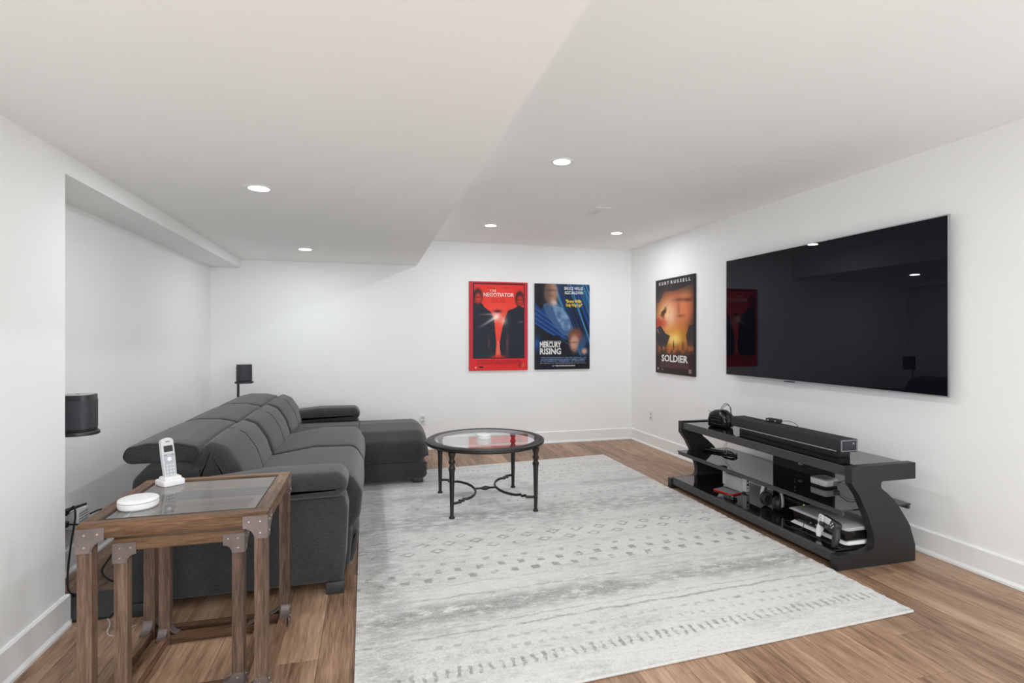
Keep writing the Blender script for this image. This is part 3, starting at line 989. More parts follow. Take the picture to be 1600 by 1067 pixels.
def stand():
    t = thing('tv_stand', 'wide black television stand with curved ends and three black glass shelves', 'stand', (2.68, 3.12, 0))
    prof = rp([(2.395, 0.0, 0.002), (2.930, 0.0, 0.002), (2.930, 0.090, 0.005), (2.890, 0.205, 0.12), (2.800, 0.330, 0.15), (2.735, 0.388, 0.05), (2.690, 0.420, 0.02), (2.690, 0.456, 0.016),
               (2.932, 0.456, 0.002), (2.932, 0.545, 0.002), (2.492, 0.545, 0.002), (2.492, 0.455, 0.004), (2.545, 0.385, 0.08), (2.604, 0.270, 0.12), (2.645, 0.155, 0.10), (2.640, 0.092, 0.035), (2.560, 0.080, 0.02), (2.395, 0.080, 0.002)])
    for (a, b_) in [(2.290, 2.335), (3.905, 3.950)]:
        obj('end_panel', MB().prism(prof, 'y', a, b_), 'stand', t, 40)
    y0, y1 = 2.335, 3.905
    # top frame and glass
    for bx in ((2.502, 2.528, y0, y1, 0.484, SZ3 - 0.001, 0.002, 1), (2.895, 2.922, y0, y1, 0.484, SZ3 - 0.001, 0.002, 1),
               (2.528, 2.895, y0, y0 + 0.02, 0.50, SZ3 - 0.0088), (2.528, 2.895, y1 - 0.02, y1, 0.50, SZ3 - 0.0088)):
        obj('frame_rail', MB().box(*bx), 'stand_frame', t, 30)
    obj('top_shelf', MB().box(2.506, 2.922, y0 + 0.001, y1 - 0.001, SZ3 - 0.0085, SZ3, 0.001, 1), 'bglass', t, 30)
    obj('middle_shelf', MB().box(2.470, 2.955, y0 + 0.0, y1 + 0.025, SZ2 - 0.0085, SZ2, 0.001, 1), 'bglass', t, 30)
    obj('frame_rail', MB().box(2.474, 2.490, y0, y1 + 0.02, SZ2 - 0.030, SZ2 - 0.0085, 0.002, 1), 'stand_frame', t, 30)
    obj('frame_rail', MB().box(2.935, 2.951, y0, y1, SZ2 - 0.030, SZ2 - 0.0085, 0.002, 1), 'stand_frame', t, 30)
    obj('bottom_shelf', MB().box(2.412, 2.915, y0 + 0.001, y1 - 0.001, SZ1 - 0.0085, SZ1 - 0.001, 0.001, 1), 'bglass', t, 30)
    obj('frame_rail', MB().box(2.408, 2.432, y0, y1, 0.032, SZ1 - 0.0085, 0.002, 1), 'stand_frame', t, 30)
    obj('frame_rail', MB().box(2.885, 2.91, y0, y1, 0.032, SZ1 - 0.0085, 0.002, 1), 'stand_frame', t, 30)
    # cable column at the back
    bp = obj('back_panel', MB().box(2.905, 2.928, 2.815, 3.345, SZ1, SZ3 - 0.01, 0.002, 1), 'stand', t, 30)
    for zz in (0.365, 0.385, 0.42, 0.445): obj('screw', MB().lathe([(0, 0), (0.006, 0), (0.005, 0.003), (0, 0.004)], (0, 0, 0), 10, Matrix.Translation((2.905, 3.13, zz)) @ Matrix.Rotation(-PI / 2, 4, 'Y')), 'steel', bp)


stand()

# soundbar
def soundbar():
    t = thing('soundbar', 'long black soundbar with a pale trim line on the television stand', 'soundbar', (2.67, 2.96, SZ3))
    y0, y1 = 2.475, 3.430
    prof = rp([(2.612, 0.578, 0.012), (2.735, 0.578, 0.012), (2.735, 0.652, 0.012), (2.612, 0.652, 0.012)])
    obj('grille', MB().prism(prof, 'y', y0 + 0.008, y1 - 0.008, 0, 1), 'cloth_grille', t, 40)
    for (a, b_) in [(y0, y0 + 0.009), (y1 - 0.009, y1)]:
        e = obj('end_cap', MB().prism(inset(prof, -0.001), 'y', a, b_, 0.003, 2), 'grille', t, 40)
        if a == y0:
            obj('cap_trim', MB().tube([(p, y0 - 0.0005, q) for p, q in inset(prof, 0.007)], 0.0016, 6, closed=True), 'lgrey', e)
            obj('touch_mark', MB().box(2.70, 2.708, y0 - 0.001, y0, 0.622, 0.632), 'lgrey', e, 0)
    obj('trim_strip', MB().box(2.6105, 2.6135, y0 + 0.03, y1 - 0.03, 0.579, 0.583), 'lgrey', t, 0)
    obj('foot', MB().box(2.640, 2.725, y0 + 0.04, y1 - 0.05, SZ3, 0.580, 0.004), 'dark', t)
    obj('indicator', MB().box(2.6435, 2.6455, 2.95, 2.958, 0.560, 0.564), 'lgrey', t, 0)


soundbar()

# little box on the soundbar
t = thing('adapter_box', 'small black gadget box lying on top of the soundbar', 'device', (2.71, 3.10, 0.652))
mt = Matrix.Translation((2.705, 3.105, 0.652)) @ Matrix.Rotation(math.radians(6), 4, 'Z')
obj('case', MB().box(-0.022, 0.022, -0.052, 0.052, 0.002, 0.026, 0.004, 2, mt), 'dark', t)
for s in (-0.03, 0.03): obj('lens', MB().lathe([(0, 0), (0.007, 0), (0.006, 0.003), (0, 0.0035)], (0, 0, 0), 14, mt @ Matrix.Translation((-0.022, s, 0.014)) @ Matrix.Rotation(-PI / 2, 4, 'Y')), 'grey', t)
obj('stand_foot', MB().box(-0.015, 0.015, -0.02, 0.02, 0.0, 0.003, 0, 1, mt), 'dark', t)
obj('lead', MB().tube(spline([(2.715, 3.055, 0.664), (2.72, 3.00, 0.676), (2.735, 2.95, 0.668), (2.745, 2.93, 0.64), (2.75, 2.92, 0.545)], 6), 0.0018, 6), 'cord', t)

# goggles / visor ball
def goggles():
    c = Vector((2.655, 3.625, SZ3))
    t = thing('vr_headset', 'black rounded goggle headset with a looped cable on the far end of the stand', 'headset', c)
    A = Matrix.Translation(c) @ Matrix.Rotation(math.radians(20), 4, 'Z')
    prof = rp([(-0.082, 0.0, 0.02), (0.082, 0.0, 0.02), (0.088, 0.055, 0.03), (0.070, 0.110, 0.04), (0.02, 0.138, 0.05), (-0.03, 0.136, 0.05), (-0.074, 0.105, 0.04), (-0.09, 0.05, 0.03)])
    obj('visor', MB().loft(dense(prof, 0.015), 'x', -0.055, 0.035, 0.030, 0.012, n=6, mat=A), 'dark_gloss', t)
    obj('face_cushion', MB().loft(dense([(p * 0.92, q * 0.95 + 0.003) for p, q in prof], 0.015), 'x', 0.030, 0.062, 0.012, n=4, mat=A), 'dark', t)
    for k in range(5):
        z_ = 0.03 + 0.022 * k
        obj('mesh_strap', MB().tube(spline([A @ Vector((-0.048, -0.07 + 0.01 * k, z_)), A @ Vector((-0.064, 0, z_ + 0.012 * math.sin(k))), A @ Vector((-0.045, 0.07, z_ + 0.006))], 6), 0.0018, 6), 'dark', t)
    for s in (-1, 1):
        obj('strap', MB().tube(spline([A @ Vector((0.0, s * 0.088, 0.05)), A @ Vector((0.05, s * 0.094, 0.065)), A @ Vector((0.09, s * 0.06, 0.08)), A @ Vector((0.10, 0.0, 0.085))], 6), 0.009, 8, flat=(0.3, 1)), 'dark', t)
    for dz, dx in ((0, 0), (-0.012, 0.012)):
        obj('cable_loop', MB().tube(spline([A @ Vector((0.02 + dx, 0.01, 0.128)), A @ Vector((0.03 + dx, 0.0, 0.158 + dz)), A @ Vector((0.035 + dx, -0.03, 0.185 + dz)), A @ Vector((0.03 + dx, -0.065, 0.165 + dz)), A @ Vector((0.02 + dx, -0.078, 0.115)), A @ Vector((0.02 + dx, -0.09, 0.06)), A @ Vector((0.02, -0.094, 0.004))], 6), 0.0024, 6), 'cord', t)


goggles()

# middle shelf: coiled cable + gadget
t = thing('cable_coil', 'coiled black cable on the middle glass shelf of the stand', 'cable', (2.76, 3.66, SZ2))
pts = []
for k in range(90):
    a = k / 90 * 2 * PI * 4
    rr = 0.062 + 0.010 * math.sin(k * 0.37)
    pts.append((2.765 + 0.75 * rr * math.cos(a) + 0.02 * math.sin(a), 3.665 + 1.45 * rr * math.sin(a), SZ2 + 0.004 + 0.013 * (k / 90) + 0.003 * math.sin(k)))
obj('coil', MB().tube(pts, 0.0034, 6), 'cord', t)
for k in (0, 1):
    obj('lead', MB().tube(spline([(2.75 + 0.01 * k, 3.71 - 0.03 * k, SZ2 + 0.012), (2.79, 3.75 - 0.02 * k, 0.37), (2.84, 3.74 - 0.03 * k, 0.44), (2.885, 3.73, 0.482)], 6), 0.002, 6), 'wcord', t)
t = thing('gadget_case', 'flat black pointed gadget left of the cable coil on the middle shelf', 'device', (2.73, 3.82, SZ2))
A = Matrix.Translation((2.735, 3.815, SZ2)) @ Matrix.Rotation(math.radians(25), 4, 'Z')
obj('shell', MB().loft(dense(rp([(-0.03, 0, 0.01), (0.03, 0, 0.01), (0.026, 0.024, 0.012), (-0.026, 0.024, 0.012)]), 0.01), 'y', -0.075, 0.075, 0.012, n=4, mat=A), 'dark_gloss', t)
obj('button', MB().lathe([(0, 0), (0.008, 0), (0.007, 0.003), (0, 0.004)], (0, 0, 0), 14, A @ Matrix.Translation((0, 0.02, 0.024))), 'grey', t)

# white box on middle shelf
def router():
    c = Vector((2.780, 2.752, SZ2))
    t = thing('white_device', 'white rounded box with a black underside on the middle shelf by the near end', 'device', c)
    A = Matrix.Translation(c)
    poly = rp([(-0.056, -0.066, 0.025), (0.060, -0.055, 0.03), (0.062, 0.066, 0.03), (-0.062, 0.066, 0.03)], seg=8)
    obj('underside', MB().prism(inset(poly, 0.004), 'z', 0.0, 0.014, 0.003, 2, A), 'dark', t)
    obj('shell', MB().prism(poly, 'z', 0.012, 0.050, 0.005, 3, A), 'white', t)
    obj('lid_insert', MB().prism(inset(poly, 0.022), 'z', 0.0495, 0.0512, 0.0008, 1, A), 'lgrey', t)
    obj('port_bay', MB().box(0.005, 0.045, -0.070, -0.045, 0.016, 0.042, 0.003, 2, A), 'grey', t)
    for k in range(2):
        obj('lead', MB().tube(spline([c + Vector((0.03, -0.070, 0.025 + 0.010 * k)), c + Vector((0.05, -0.13, 0.05 + 0.015 * k)), c + Vector((0.08, -0.19, 0.03 + 0.01 * k)), c + Vector((0.13, -0.21 - 0.01 * k, 0.004)), c + Vector((0.185, -0.21 - 0.01 * k, 0.0)), c + Vector((0.188, -0.21 - 0.01 * k, -0.06))], 6), 0.0022, 6), 'cord' if k else 'wcord', t)


router()

# bottom shelf: dock, red case, headphones, console, controller
def dock():
    t = thing('console_dock', 'white handheld console dock standing on the bottom shelf behind the red case', 'console', (2.68, 3.47, SZ1 - 0.001))
    z0 = SZ1 - 0.001
    A = Matrix.Translation((2.68, 3.475, z0)) @ Matrix.Rotation(math.radians(4), 4, 'Z')
    obj('cradle', MB().box(-0.026, 0.022, -0.088, 0.088, 0.0, 0.104, 0.005, 2, A), 'white_matte', t)
    obj('tablet', MB().box(-0.006, 0.008, -0.118, 0.118, 0.014, 0.116, 0.004, 2, A), 'dark', t)
    pc = obj('side_grip', MB().prism(rp([(-0.018, 0.012, 0.006), (0.016, 0.012, 0.006), (0.016, 0.116, 0.008), (-0.018, 0.116, 0.008)]), 'y', -0.128, -0.088, 0.003, 2, A), 'white', t)
    for zz, r in ((0.092, 0.006), (0.066, 0.009), (0.042, 0.004)): obj('button', MB().lathe([(0, -0.001), (r, -0.001), (r, 0.003), (0, 0.004)], (0, 0, 0), 12, A @ Matrix.Translation((-0.002, -0.1275, zz)) @ Matrix.Rotation(PI / 2, 4, 'X')), 'dark', pc)
    obj('side_grip', MB().prism(rp([(-0.016, 0.012, 0.006), (0.014, 0.012, 0.006), (0.014, 0.116, 0.008), (-0.016, 0.116, 0.008)]), 'y', 0.088, 0.122, 0.003, 2, A), 'white', t)


dock()
t = thing('game_case', 'flat red plastic game case on the bottom shelf in front of the white dock', 'case', (2.575, 3.385, SZ1 - 0.001))
A = Matrix.Translation((2.570, 3.425, SZ1 - 0.001)) @ Matrix.Rotation(math.radians(14), 4, 'Z')
obj('shell', MB().box(-0.052, 0.052, -0.083, 0.083, 0.0, 0.011, 0.002, 2, A), 'red', t)
obj('cover_sheet', MB().box(-0.048, 0.050, -0.079, 0.079, 0.0108, 0.0116, 0, 1, A), 'grey', t)
t = thing('spare_controller', 'small black gadget at the front edge of the bottom shelf by the red case', 'device', (2.47, 3.33, SZ1 - 0.001))
obj('shell', MB().loft(dense(rp([(2.455, SZ1 - 0.001, 0.006), (2.505, SZ1 - 0.001, 0.006), (2.50, SZ1 + 0.02, 0.01), (2.46, SZ1 + 0.02, 0.01)]), 0.01), 'y', 3.22, 3.32, 0.010, n=4), 'dark_gloss', t)
obj('stick', MB().lathe([(0, 0), (0.006, 0), (0.006, 0.004), (0, 0.006)], (2.48, 3.25, SZ1 + 0.019), 12), 'grey', t)


def headphones():
    c = Vector((2.62, 3.02, SZ1 - 0.001))
    t = thing('headphones', 'black headphones with a white curved band standing on the bottom shelf', 'headphones', c)
    # two cups facing one another along y, arched band above
    for s in (-1, 1):
        A = Matrix.Translation(c + Vector((0, s * 0.058, 0.050))) @ Matrix.Rotation(-s * PI / 2, 4, 'X') @ Matrix.Rotation(math.radians(8), 4, 'Y')
        k = obj('ear_cup', MB().lathe([(0, -0.012), (0.036, -0.012), (0.047, 0.0), (0.047, 0.014), (0.034, 0.026), (0, 0.030)], (0, 0, 0), 28, A, sx=0.85), 'dark', t)
        obj('ear_pad', MB().tube([A @ Vector((0.034 * math.cos(a) * 0.85, 0.034 * math.sin(a), -0.015)) for a in [2 * PI * j / 24 for j in range(24)]], 0.012, 8, closed=True), 'slot', k)
    arc = [c + Vector((0.006 * math.sin(a * 2), -0.092 * math.cos(a), 0.035 + 0.145 * math.sin(a))) for a in [PI * j / 24 for j in range(25)]]
    mb = MB()
    mb.tube(arc, 0.018, 10, flat=(0.22, 1.0))
    obj('headband', mb, 'white', t)
    arc2 = [c + Vector((0, -0.083 * math.cos(a), 0.050 + 0.115 * math.sin(a))) for a in [PI * j / 24 for j in range(25)]]
    obj('inner_band', MB().tube(arc2, 0.013, 8, flat=(0.35, 1.0)), 'dark', t)


headphones()


def console():
    z0 = SZ1 - 0.001
    t = thing('game_console', 'large black and white game console lying flat on the bottom shelf', 'console', (2.66, 2.57, z0))
    y0, y1 = 2.350, 2.745
    core = rp([(2.530, z0 + 0.026, 0.006), (2.780, z0 + 0.026, 0.006), (2.780, z0 + 0.088, 0.006), (2.520, z0 + 0.088, 0.006)])
    obj('core', MB().prism(core, 'y', y0 + 0.012, y1 - 0.012, 0.003, 2), 'dark_gloss', t)
    top = rp([(2.497, z0 + 0.096, 0.002), (2.535, z0 + 0.086, 0.004), (2.80, z0 + 0.086, 0.004), (2.80, z0 + 0.098, 0.006), (2.65, z0 + 0.106, 0.10), (2.515, z0 + 0.1015, 0.01)])
    obj('top_shell', MB().prism(top, 'y', y0, y1, 0.002, 2), 'silver', t)  # white panel, shelf shade put into its grey
    bot = rp([(2.505, z0 + 0.014, 0.002), (2.545, z0 + 0.028, 0.004), (2.79, z0 + 0.028, 0.004), (2.79, z0 + 0.016, 0.006), (2.65, z0 + 0.008, 0.10), (2.54, z0 + 0.008, 0.01)])
    obj('bottom_shell', MB().prism(bot, 'y', y0, y1 - 0.005, 0.002, 2), 'white', t)
    obj('foot', MB().lathe([(0.04, 0), (0.045, 0.0), (0.045, 0.009), (0.04, 0.009)], (2.66, 2.50, z0), 24), 'dark', t)
    obj('foot', MB().lathe([(0.04, 0), (0.045, 0.0), (0.045, 0.009), (0.04, 0.009)], (2.70, 2.66, z0), 24), 'dark', t)
    for k in range(2): obj('port', MB().box(2.5185, 2.522, 2.55 + 0.04 * k, 2.562 + 0.04 * k, z0 + 0.05, z0 + 0.056), 'grey', t, 0)
    obj('lead', MB().tube(spline([(2.525, 2.62, z0 + 0.05), (2.50, 2.62, z0 + 0.055), (2.492, 2.625, z0 + 0.02), (2.47, 2.64, z0 + 0.003), (2.455, 2.72, z0 + 0.003), (2.52, 2.80, z0 + 0.003)], 6), 0.002, 6), 'cord', t)


console()


def gamepad():
    z0 = SZ1 - 0.001
    t = thing('game_controller', 'white and black game controller propped upright against the console', 'controller', (2.455, 2.43, z0))
    A = Matrix.Translation((2.452, 2.425, z0)) @ Matrix.Rotation(math.radians(-18), 4, 'Z') @ Matrix.Rotation(math.radians(14), 4, 'Y') @ Matrix.Scale(1.3, 4)
    # a pad standing on its grips, face towards the room (-x); y is its width
    def grip(s, mat, name):
        pts = [(0.0, s * 0.058, 0.010), (0.0, s * 0.064, 0.030), (0.0, s * 0.060, 0.060), (0.0, s * 0.048, 0.085), (0.0, s * 0.035, 0.100)]
        return obj(name, MB().tube([A @ Vector(p) for p in spline(pts, 5)], [0.010 + 0.010 * math.sin(min(1, j / 9) * PI / 2) for j in range(21)], 14, flat=(0.95, 1.0)), mat, t)
    grip(1, 'white', 'grip'); grip(-1, 'dark', 'grip')['label'] = 'dark grip'
    body = rp([(-0.060, 0.060, 0.02), (0.060, 0.060, 0.02), (0.066, 0.112, 0.018), (-0.066, 0.112, 0.018)])
    b = obj('body', MB().prism(body, 'x', -0.016, 0.016, 0.008, 3, A), 'dark', t)
    obj('face_plate', MB().prism(rp([(0.020, 0.075, 0.008), (0.064, 0.070, 0.015), (0.066, 0.110, 0.014), (0.028, 0.110, 0.005)]), 'x', -0.0185, -0.014, 0.001, 2, A), 'white', t)
    obj('touch_pad', MB().prism(rp([(-0.022, 0.086, 0.004), (0.022, 0.086, 0.004), (0.026, 0.111, 0.004), (-0.026, 0.111, 0.004)]), 'x', -0.0190, -0.014, 0.001, 2, A), 'white_matte', t)
    for s in (-1, 1):
        st = obj('thumb_stick', MB().lathe([(0.009, 0), (0.006, 0.006), (0.010, 0.010), (0.009, 0.013), (0, 0.012)], (0, 0, 0), 16, A @ Matrix.Translation((-0.016, s * 0.024, 0.076)) @ Matrix.Rotation(-PI / 2, 4, 'Y')), 'dark', t)
        for q in range(4):
            a = q * PI / 2
            obj('button', MB().lathe([(0, 0), (0.004, 0), (0.004, 0.002), (0, 0.003)], (0, 0, 0), 10, A @ Matrix.Translation((-0.0185, s * 0.047 + 0.009 * math.cos(a), 0.092 + 0.009 * math.sin(a))) @ Matrix.Rotation(-PI / 2, 4, 'Y')), 'lgrey', t)


gamepad()

# power strip with green light, cables behind the bottom shelf
t = thing('power_strip', 'black power strip with a green light at the back of the bottom shelf', 'power strip', (2.84, 2.98, SZ1 - 0.001))
obj('body', MB().box(2.815, 2.865, 2.86, 3.14, SZ1 - 0.001, SZ1 + 0.034, 0.004), 'dark', t)
for k in range(2): obj('indicator_light', MB().box(2.812, 2.8155, 2.925 + k * 0.022, 2.937 + k * 0.022, SZ1 + 0.016 + 0.004 * k, SZ1 + 0.022 + 0.004 * k), 'led', t, 0)
for k in range(3): obj('plug', MB().box(2.825, 2.855, 2.99 + 0.045 * k, 3.02 + 0.045 * k, SZ1 + 0.033, SZ1 + 0.058, 0.004), 'dark', t)
mb_c = [([(2.83, 3.27, 0.15), (2.86, 3.22, 0.20), (2.80, 3.16, 0.17), (2.84, 3.10, 0.12), (2.86, 3.06, 0.15)], 'cord'),
        ([(2.74, 3.27, 0.18), (2.80, 3.20, 0.22), (2.87, 3.14, 0.20), (2.87, 3.05, 0.14)], 'cord'),
        ([(2.75, 3.26, 0.13), (2.79, 3.17, 0.10), (2.72, 3.08, 0.096), (2.78, 3.00, 0.096), (2.80, 2.93, 0.11)], 'cord'),
        ([(2.76, 3.265, 0.20), (2.81, 3.20, 0.235), (2.87, 3.12, 0.23), (2.88, 3.05, 0.20)], 'wcord')]
t = thing('cable_bundle', 'tangle of thin cables between the white dock and the headphones', 'cable', (2.8, 3.12, SZ1))
for p, m_ in mb_c: obj('cable', MB().tube(spline(p, 8), 0.0026, 6), m_, t)
t = thing('cable_bundle', 'pale and black cables behind the game console at the near end panel', 'cable', (2.86, 2.45, SZ1))
for k in range(5):
    obj('cable', MB().tube(spline([(2.80, 2.40 + 0.03 * k, 0.13), (2.845, 2.41 + 0.03 * k, 0.20 + 0.01 * k), (2.87, 2.39 + 0.035 * k, 0.245), (2.88, 2.43 + 0.02 * k, 0.18), (2.87, 2.46 + 0.02 * k, SZ1 + 0.002)], 7), 0.003, 6), 'wcord' if k % 2 else 'cord', t)
t = thing('wall_plugs', 'two small pale connectors plugged on the black cable column', 'plug', (2.90, 3.1, 0.42))
for (zz, w) in ((0.355, 0.012), (0.462, 0.016)): obj('connector', MB().box(2.886, 2.906, 3.06, 3.06 + w * 2, zz, zz + 0.016, 0.002), 'lgrey', t)

# ================================================================ speakers on stands
def speaker(c, ztop, yaw, lab_s, lab_t, base_c, pole_c):
    """c: centre xy; ztop: z of the shelf plate"""
    st = thing('speaker_stand', lab_t, 'stand', (base_c[0], base_c[1], 0), 'slim black speaker stands')
    B = Matrix.Translation((base_c[0], base_c[1], 0)) @ Matrix.Rotation(yaw, 4, 'Z')
    obj('base_plate', MB().prism(rp([(-0.16, -0.14, 0.015), (0.16, -0.14, 0.015), (0.16, 0.14, 0.015), (-0.16, 0.14, 0.015)]), 'z', 0, 0.014, 0.002, 2, B), 'dark', st)
    obj('pole', MB().tube([(pole_c[0], pole_c[1], 0.012), (pole_c[0], pole_c[1], ztop - 0.012)], 0.011, 14), 'dark', st)
    obj('shelf_plate', MB().lathe([(0, -0.018), (0.078, -0.018), (0.083, -0.014), (0.083, -0.004), (0.080, 0), (0, 0)], (c[0], c[1], ztop), 36, sx=1.0, sy=0.85), 'dark', st)
    s = thing('speaker', lab_s, 'speaker', (c[0], c[1], ztop), 'small black speakers on stands')
    def sq(r): return None
    A = Matrix.Translation((c[0], c[1], ztop)) @ Matrix.Rotation(yaw, 4, 'Z')
    P = rp([(-0.065, -0.060, 0.045), (0.065, -0.060, 0.045), (0.065, 0.060, 0.045), (-0.065, 0.060, 0.045)], seg=8)
    obj('body', MB().prism(P, 'z', 0.0, 0.165, 0.004, 2, A), 'dark', s)
    obj('grille', MB().prism(inset(P, -0.0016), 'z', 0.012, 0.142, 0.001, 1, A), 'grille', s)
    obj('top_plate', MB().prism(inset(P, 0.006), 'z', 0.164, 0.1665, 0.001, 1, A), 'lgrey', s)
    obj('play_button', MB().lathe([(0, 0.1665), (0.007, 0.1665), (0.006, 0.168), (0, 0.168)], (c[0], c[1], ztop), 14), 'dark', s)


speaker((-1.285, 2.87), 0.814, 0.0, 'small black speaker at the near left, partly behind the white wall end', 'slim black speaker stand on the floor behind the end table', (-1.262, 2.875), (-1.368, 2.91))
speaker((-1.165, 5.64), 0.815, math.radians(25), 'small black speaker in the far left corner above the sofa', 'slim black speaker stand behind the far end of the sofa', (-1.24, 5.66), (-1.215, 5.63))

# cords and adapter by the left recess wall
t = thing('power_adapter', 'white ribbed power adapter and black plugs at the recess wall socket', 'adapter', (-1.50, 3.28, 0.30))
A = Matrix.Translation((-1.492, 3.315, 0.290)) @ Matrix.Rotation(math.radians(0), 4, 'Z')
obj('adapter_body', MB().box(-0.030, 0.030, -0.045, 0.055, -0.05, 0.045, 0.006, 2, A), 'white', t)
for k in range(6): obj('rib', MB().box(0.0295, 0.032, -0.040, 0.050, -0.042 + 0.014 * k, -0.037 + 0.014 * k, 0, 1, A), 'lgrey', t, 0)
for zz in (0.345, 0.285): obj('plug', MB().box(-1.527, -1.485, 3.205, 3.235, zz - 0.014, zz + 0.014, 0.004), 'dark', t)
obj('plug_pin', MB().tube([(-1.50, 3.235, 0.352), (-1.455, 3.33, 0.356)], [0.010, 0.006], 10), 'dark', t)
t = thing('power_cable', 'black power cords hanging from the wall socket to the floor behind the end table', 'cord', (-1.45, 3.2, 0.0))
for p in ([(-1.485, 3.22, 0.345), (-1.47, 3.24, 0.37), (-1.45, 3.21, 0.32), (-1.45, 3.17, 0.2), (-1.44, 3.12, 0.08), (-1.40, 3.04, 0.02), (-1.35, 2.99, 0.018)],
          [(-1.485, 3.22, 0.285), (-1.44, 3.26, 0.27), (-1.36, 3.28, 0.29), (-1.30, 3.25, 0.24), (-1.28, 3.22, 0.14), (-1.32, 3.18, 0.05), (-1.27, 3.15, 0.006), (-1.20, 3.12, 0.004)],
          [(-1.44, 3.33, 0.30), (-1.38, 3.35, 0.31), (-1.32, 3.30, 0.22), (-1.26, 3.28, 0.15), (-1.19, 3.26, 0.10), (-1.14, 3.24, 0.02), (-1.13, 3.18, 0.004)]):
    obj('cord', MB().tube(spline(p, 8), 0.0045, 8), 'cord', t)
t = obj('thin_wire', MB().tube(spline([(-1.10, 2.70, 0.017), (-1.075, 2.66, 0.012), (-1.06, 2.60, 0.003), (-1.03, 2.57, 0.002), (-1.00, 2.60, 0.004), (-0.97, 2.64, 0.002)], 6), 0.0022, 6), 'wcord')
tag(t, 'thin pale wire lying on the floor beside the black base plate', 'wire')

# ================================================================ posters
def lin(c):
    c = np.clip(c, 0, 1)
    return np.where(c <= 0.04045, c / 12.92, ((c + 0.055) / 1.055) ** 2.4)


NU, NV = 150, 220
UU, VV = np.meshgrid((np.arange(NU + 1)) / NU, (np.arange(NV + 1)) / NV)   # u right, v down


def sm(d, w): return 1 / (1 + np.exp(np.clip(d / w, -40, 40)))       # 1 where d<0
def ell(cu, cv, ru, rv, w=0.08, rot=0.0):
    a = UU - cu; b = (VV - cv) * 1.5
    c, s = math.cos(rot), math.sin(rot)
    p, q = a * c + b * s, -a * s + b * c
    return sm(np.sqrt((p / ru) ** 2 + (q / (rv * 1.5)) ** 2) - 1, w)
def poly_mask(pts, w=0.008):
    inside = np.zeros(UU.shape, bool)
    n = len(pts)
    for i in range(n):
        (x1, y1), (x2, y2) = pts[i], pts[(i + 1) % n]
        c = ((y1 > VV) != (y2 > VV)) & (UU < (x2 - x1) * (VV - y1) / ((y2 - y1) + 1e-12) + x1)
        inside ^= c
    return inside.astype(float)
def beam(u0, v0, u1, v1, w, fade=True):
    dx, dy = u1 - u0, (v1 - v0) * 1.5
    L = math.hypot(dx, dy); dx /= L; dy /= L
    a = (UU - u0) * dx + (VV - v0) * 1.5 * dy
    b = abs(-(UU - u0) * dy + (VV - v0) * 1.5 * dx)
    t = np.clip(a / L, 0, 1)
    m = np.exp(-(b / w) ** 2) * (a > 0) * (a < L)
    return m * ((1 - t) if fade else 1)
def mix(img, mask, col):
    col = np.array(col) / 255.0
    return img * (1 - mask[..., None]) + col * mask[..., None]
def vnoise(su, sv, seed):
    r = np.random.RandomState(seed)
    g = r.rand(sv + 2, su + 2)
    a, b = UU * su, VV * sv
    i, j = a.astype(int), b.astype(int)
    fa, fb = a - i, b - j
    fa, fb = fa * fa * (3 - 2 * fa), fb * fb * (3 - 2 * fb)
    return (g[j, i] * (1 - fa) + g[j, i + 1] * fa) * (1 - fb) + (g[j + 1, i] * (1 - fa) + g[j + 1, i + 1] * fa) * fb


def credit_lines(img, v0, v1, n, u0, u1, col, seed, amt=0.7):
    r = np.random.RandomState(seed)
    for k in range(n):
        vc = v0 + (v1 - v0) * k / max(1, n - 1)
        dots = r.rand(NU + 1) > 0.28
        row = np.abs(VV - vc) < 0.0045
        img = mix(img, (row & dots[None, :] & (UU > u0 + r.rand() * 0.05) & (UU < u1 - r.rand() * 0.05)).astype(float) * amt, col)
    return img


